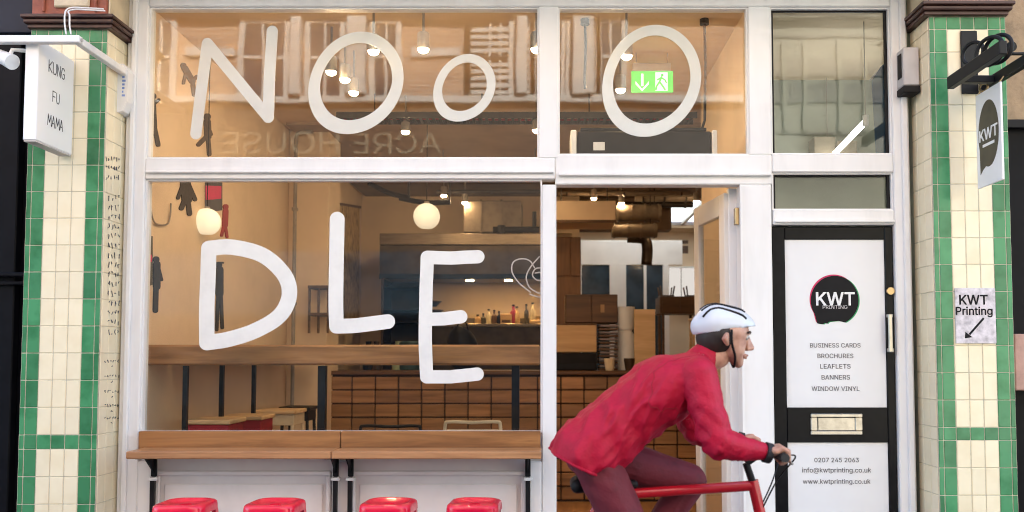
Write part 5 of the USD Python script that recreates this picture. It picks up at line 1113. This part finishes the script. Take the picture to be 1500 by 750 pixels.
hel = hel.trim_by_plane([-.14, 0, 1.0], float(np.dot(np.array([-.14, 0, 1.0]) / np.linalg.norm([-.14, 0, 1.0]), hd_(0, 0, .034))))
hm = smoothm(hel, .012, 3); hp_ = rp.part('helmet', hm, mHelm, smooth=50)
for y in (-.055, -.028, 0, .028, .055):
    P = [hd_(x, y, 0) for x in np.linspace(-.10, .075, 12)]; P2 = []
    for p in P:
        loc, _, _ = hm.ray.intersects_location([p + [0, 0, .4]], [[0, 0, -1.0]], multiple_hits=False)
        if len(loc): P2.append(loc[0] + [0, 0, -.0015])
    if len(P2) > 3: rp.part('vent', tube(P2, .006, 6), mBlackMat, parent=hp_, smooth=True)
rp.part('chin_strap', cat(*[tube(crom([hd_(.005, s * .086, .035), hd_(.012, s * .084, -.02), hd_(.035, s * .058, -.07), hd_(.045, s * .012, -.108), hd_(.045, 0, -.110)], 5), .005, 6) for s in (-1, 1)]), mBlackMat, smooth=True)
for s in (-1, 1):
    ey = rp.part('eye', trimesh.creation.icosphere(3, .0115).apply_translation(hd_(.0775, s * .034, .012)), mEye, smooth=True)
    rp.part('iris', trimesh.creation.icosphere(2, .0068).apply_translation(hd_(.0838, s * .036, .012)), mIris, parent=ey, smooth=True)
    rp.part('eyebrow', tube(crom([hd_(.080, s * .055, .030), hd_(.091, s * .036, .036), hd_(.096, s * .016, .031)], 5), .0045, 6), mHair, smooth=True)
rp.part('lips', cat(tube(crom([hd_(.074, -.024, -.062), hd_(.093, -.008, -.059), hd_(.096, 0, -.060), hd_(.093, .008, -.059), hd_(.074, .024, -.062)], 4), .0045, 6), tube(crom([hd_(.074, -.022, -.066), hd_(.092, 0, -.070), hd_(.074, .022, -.066)], 5), .005, 6)), mLip, smooth=True)

# bicycle
bc = Thing('bicycle', 'red bicycle ridden past the open doorway', 'bicycle', (.45, YC, GR))
WR = .335; RA, FA, BBk = V3(-.10, 0, GR + WR), V3(.99, 0, GR + WR), V3(.375, 0, GR + .30)
st_, hdT, hdB = V3(.265, 0, .86), V3(.885, 0, .90), V3(.915, 0, .76)
bc.part('top_tube', cyl(st_, hdT, .021, 16), mFrame, smooth=30); bc.part('down_tube', cyl(hdB, BBk, .023, 16), mFrame, smooth=30); bc.part('seat_tube', cyl(BBk, st_ + [-.01, 0, .03], .018, 16), mFrame, smooth=30); bc.part('head_tube', cyl(hdB - (hdT - hdB) * .1, hdT + (hdT - hdB) * .15, .023, 16), mFrame, smooth=30)
for s in (-1, 1):
    bc.part('seat_stay', cyl(st_ + [0, s * .02, -.01], RA + [0, s * .06, 0], .009, 10), mFrame, smooth=30); bc.part('chain_stay', cyl(BBk + [0, s * .03, 0], RA + [0, s * .06, 0], .010, 10), mFrame, smooth=30)
    bc.part('fork_blade', tube(crom([hdB + [.01, s * .03, -.03], hdB + [.03, s * .05, -.15], FA + [0, s * .05, 0]], 6), .012, 10), mFrame, smooth=True)
def wheel(C, n):
    w = bc.part('wheel', trimesh.creation.annulus(.29, .305, .022).apply_transform(trimesh.transformations.rotation_matrix(math.pi / 2, [1, 0, 0])).apply_translation(C), mChrome)
    bc.part('tyre', trimesh.creation.torus(.319, .016, major_sections=48, minor_sections=10).apply_transform(trimesh.transformations.rotation_matrix(math.pi / 2, [1, 0, 0])).apply_translation(C), mRub, parent=w, smooth=True)
    bc.part('hub', cyl(C - [0, .05, 0], C + [0, .05, 0], .02, 14), mChrome, parent=w)
    bc.part('spokes', cat([cyl(C + [0, (-1) ** k * .03, 0], C + [.29 * math.cos(a), 0, .29 * math.sin(a)], .0012, 4) for k, a in enumerate(np.linspace(0, 2 * math.pi, 28, endpoint=False))]), mChrome, parent=w, kind='stuff')
wheel(RA, 0); wheel(FA, 1)
seatm = smoothm(union([hull([(V3(.17, .055, .905), .028), (V3(.17, -.055, .905), .028), (V3(.30, 0, .91), .026)]), hull([(V3(.28, 0, .908), .026), (V3(.40, 0, .905), .018)])]), .012, 4)
bc.part('saddle', seatm, mBlackMat, smooth=True); bc.part('seat_post', cyl(st_, V3(.25, 0, .90), .014, 12), mChrome, smooth=30)
hb0 = V3(0.932, 0, 1.045)
bc.part('stem', cat(cyl(hdT, hdT + [-.03, 0, .09], .015, 12), cyl(hdT + [-.03, 0, .09], hb0, .016, 12)), mBlackMat, smooth=30); bc.part('handlebar', cyl(V3(0.932, -.29, 1.045), V3(0.932, .29, 1.045), .0125, 14), mBlackMat, smooth=30)
for s in (-1, 1):
    bc.part('grip', cyl(V3(0.932, s * .18, 1.045), V3(0.932, s * .292, 1.045), .0165, 14), mRub, smooth=30); bc.part('brake_lever', tube(crom([V3(0.942, s * .165, 1.04), V3(0.962, s * .19, 1.03), V3(0.966, s * .26, 1.02)], 5), .0055, 6), mChrome, smooth=True)
for q in (-1, 1): bc.part('brake_cable', tube(crom([V3(.94, q * .17, 1.035), V3(1.02, q * .12, 1.03), V3(.975, q * .03, .93), V3(.905, q * .012, .79)], 8), .0032, 6), mBlackMat, smooth=True)
bc.part('seat_clamp', cyl(st_ + [0, 0, .012], st_ + [-.008, 0, .035], .022, 14), mBlackMat, smooth=30)
bc.part('chainring', trimesh.creation.annulus(.05, .085, .004).apply_transform(trimesh.transformations.rotation_matrix(math.pi / 2, [1, 0, 0])).apply_translation(BBk + [0, -.055, 0]), mChrome)
for s, e in ((-1, V3(.40, -.07, .05)), (1, V3(.42, .07, .36))):
    bc.part('crank', cyl(BBk + [0, s * .06, 0], e, .010, 10), mChrome, smooth=30); bc.part('pedal', bx(e[0] - .045, e[0] + .045, e[1] + min(0, s * .09), e[1] + max(0, s * .09), e[2] - .010, e[2] + .010, .003), mBlackMat)
ra = np.linspace(math.radians(20), math.radians(185), 24)
mg = cat(*[bx(-.028, .028, -.028, .028, -.0, .002)][:0]) if False else None
P = [RA + [math.cos(a) * .36, 0, math.sin(a) * .36] for a in ra]
mv, mf = [], []
for i, p in enumerate(P):
    for y in (-.03, .03): mv.append(p + [0, y, 0]); mv.append(p + [math.cos(ra[i]) * .003, y, math.sin(ra[i]) * .003])
for i in range(len(P) - 1):
    a, b = 4 * i, 4 * i + 4
    for q in ((a, a + 2, b + 2, b), (a + 1, b + 1, b + 3, a + 3), (a, b, b + 1, a + 1), (a + 2, a + 3, b + 3, b + 2)): mf += [[q[0], q[1], q[2]], [q[0], q[2], q[3]]]
mgm = trimesh.Trimesh(np.array(mv), np.array(mf), process=False); mgm.fix_normals(); bc.part('mudguard', mgm, mFrame)
bc.part('rear_carrier', cat(bx(-.26, .20, YC - .055, YC - .045, .705, .715), bx(-.26, .20, YC + .045, YC + .055, .705, .715), bx(-.26, -.25, YC - .044, YC + .044, .705, .715), *[cyl(RA + [0, s * .055, 0], V3(-.12, s * .05, .71), .005, 8) for s in (-1, 1)]), mSteelB)
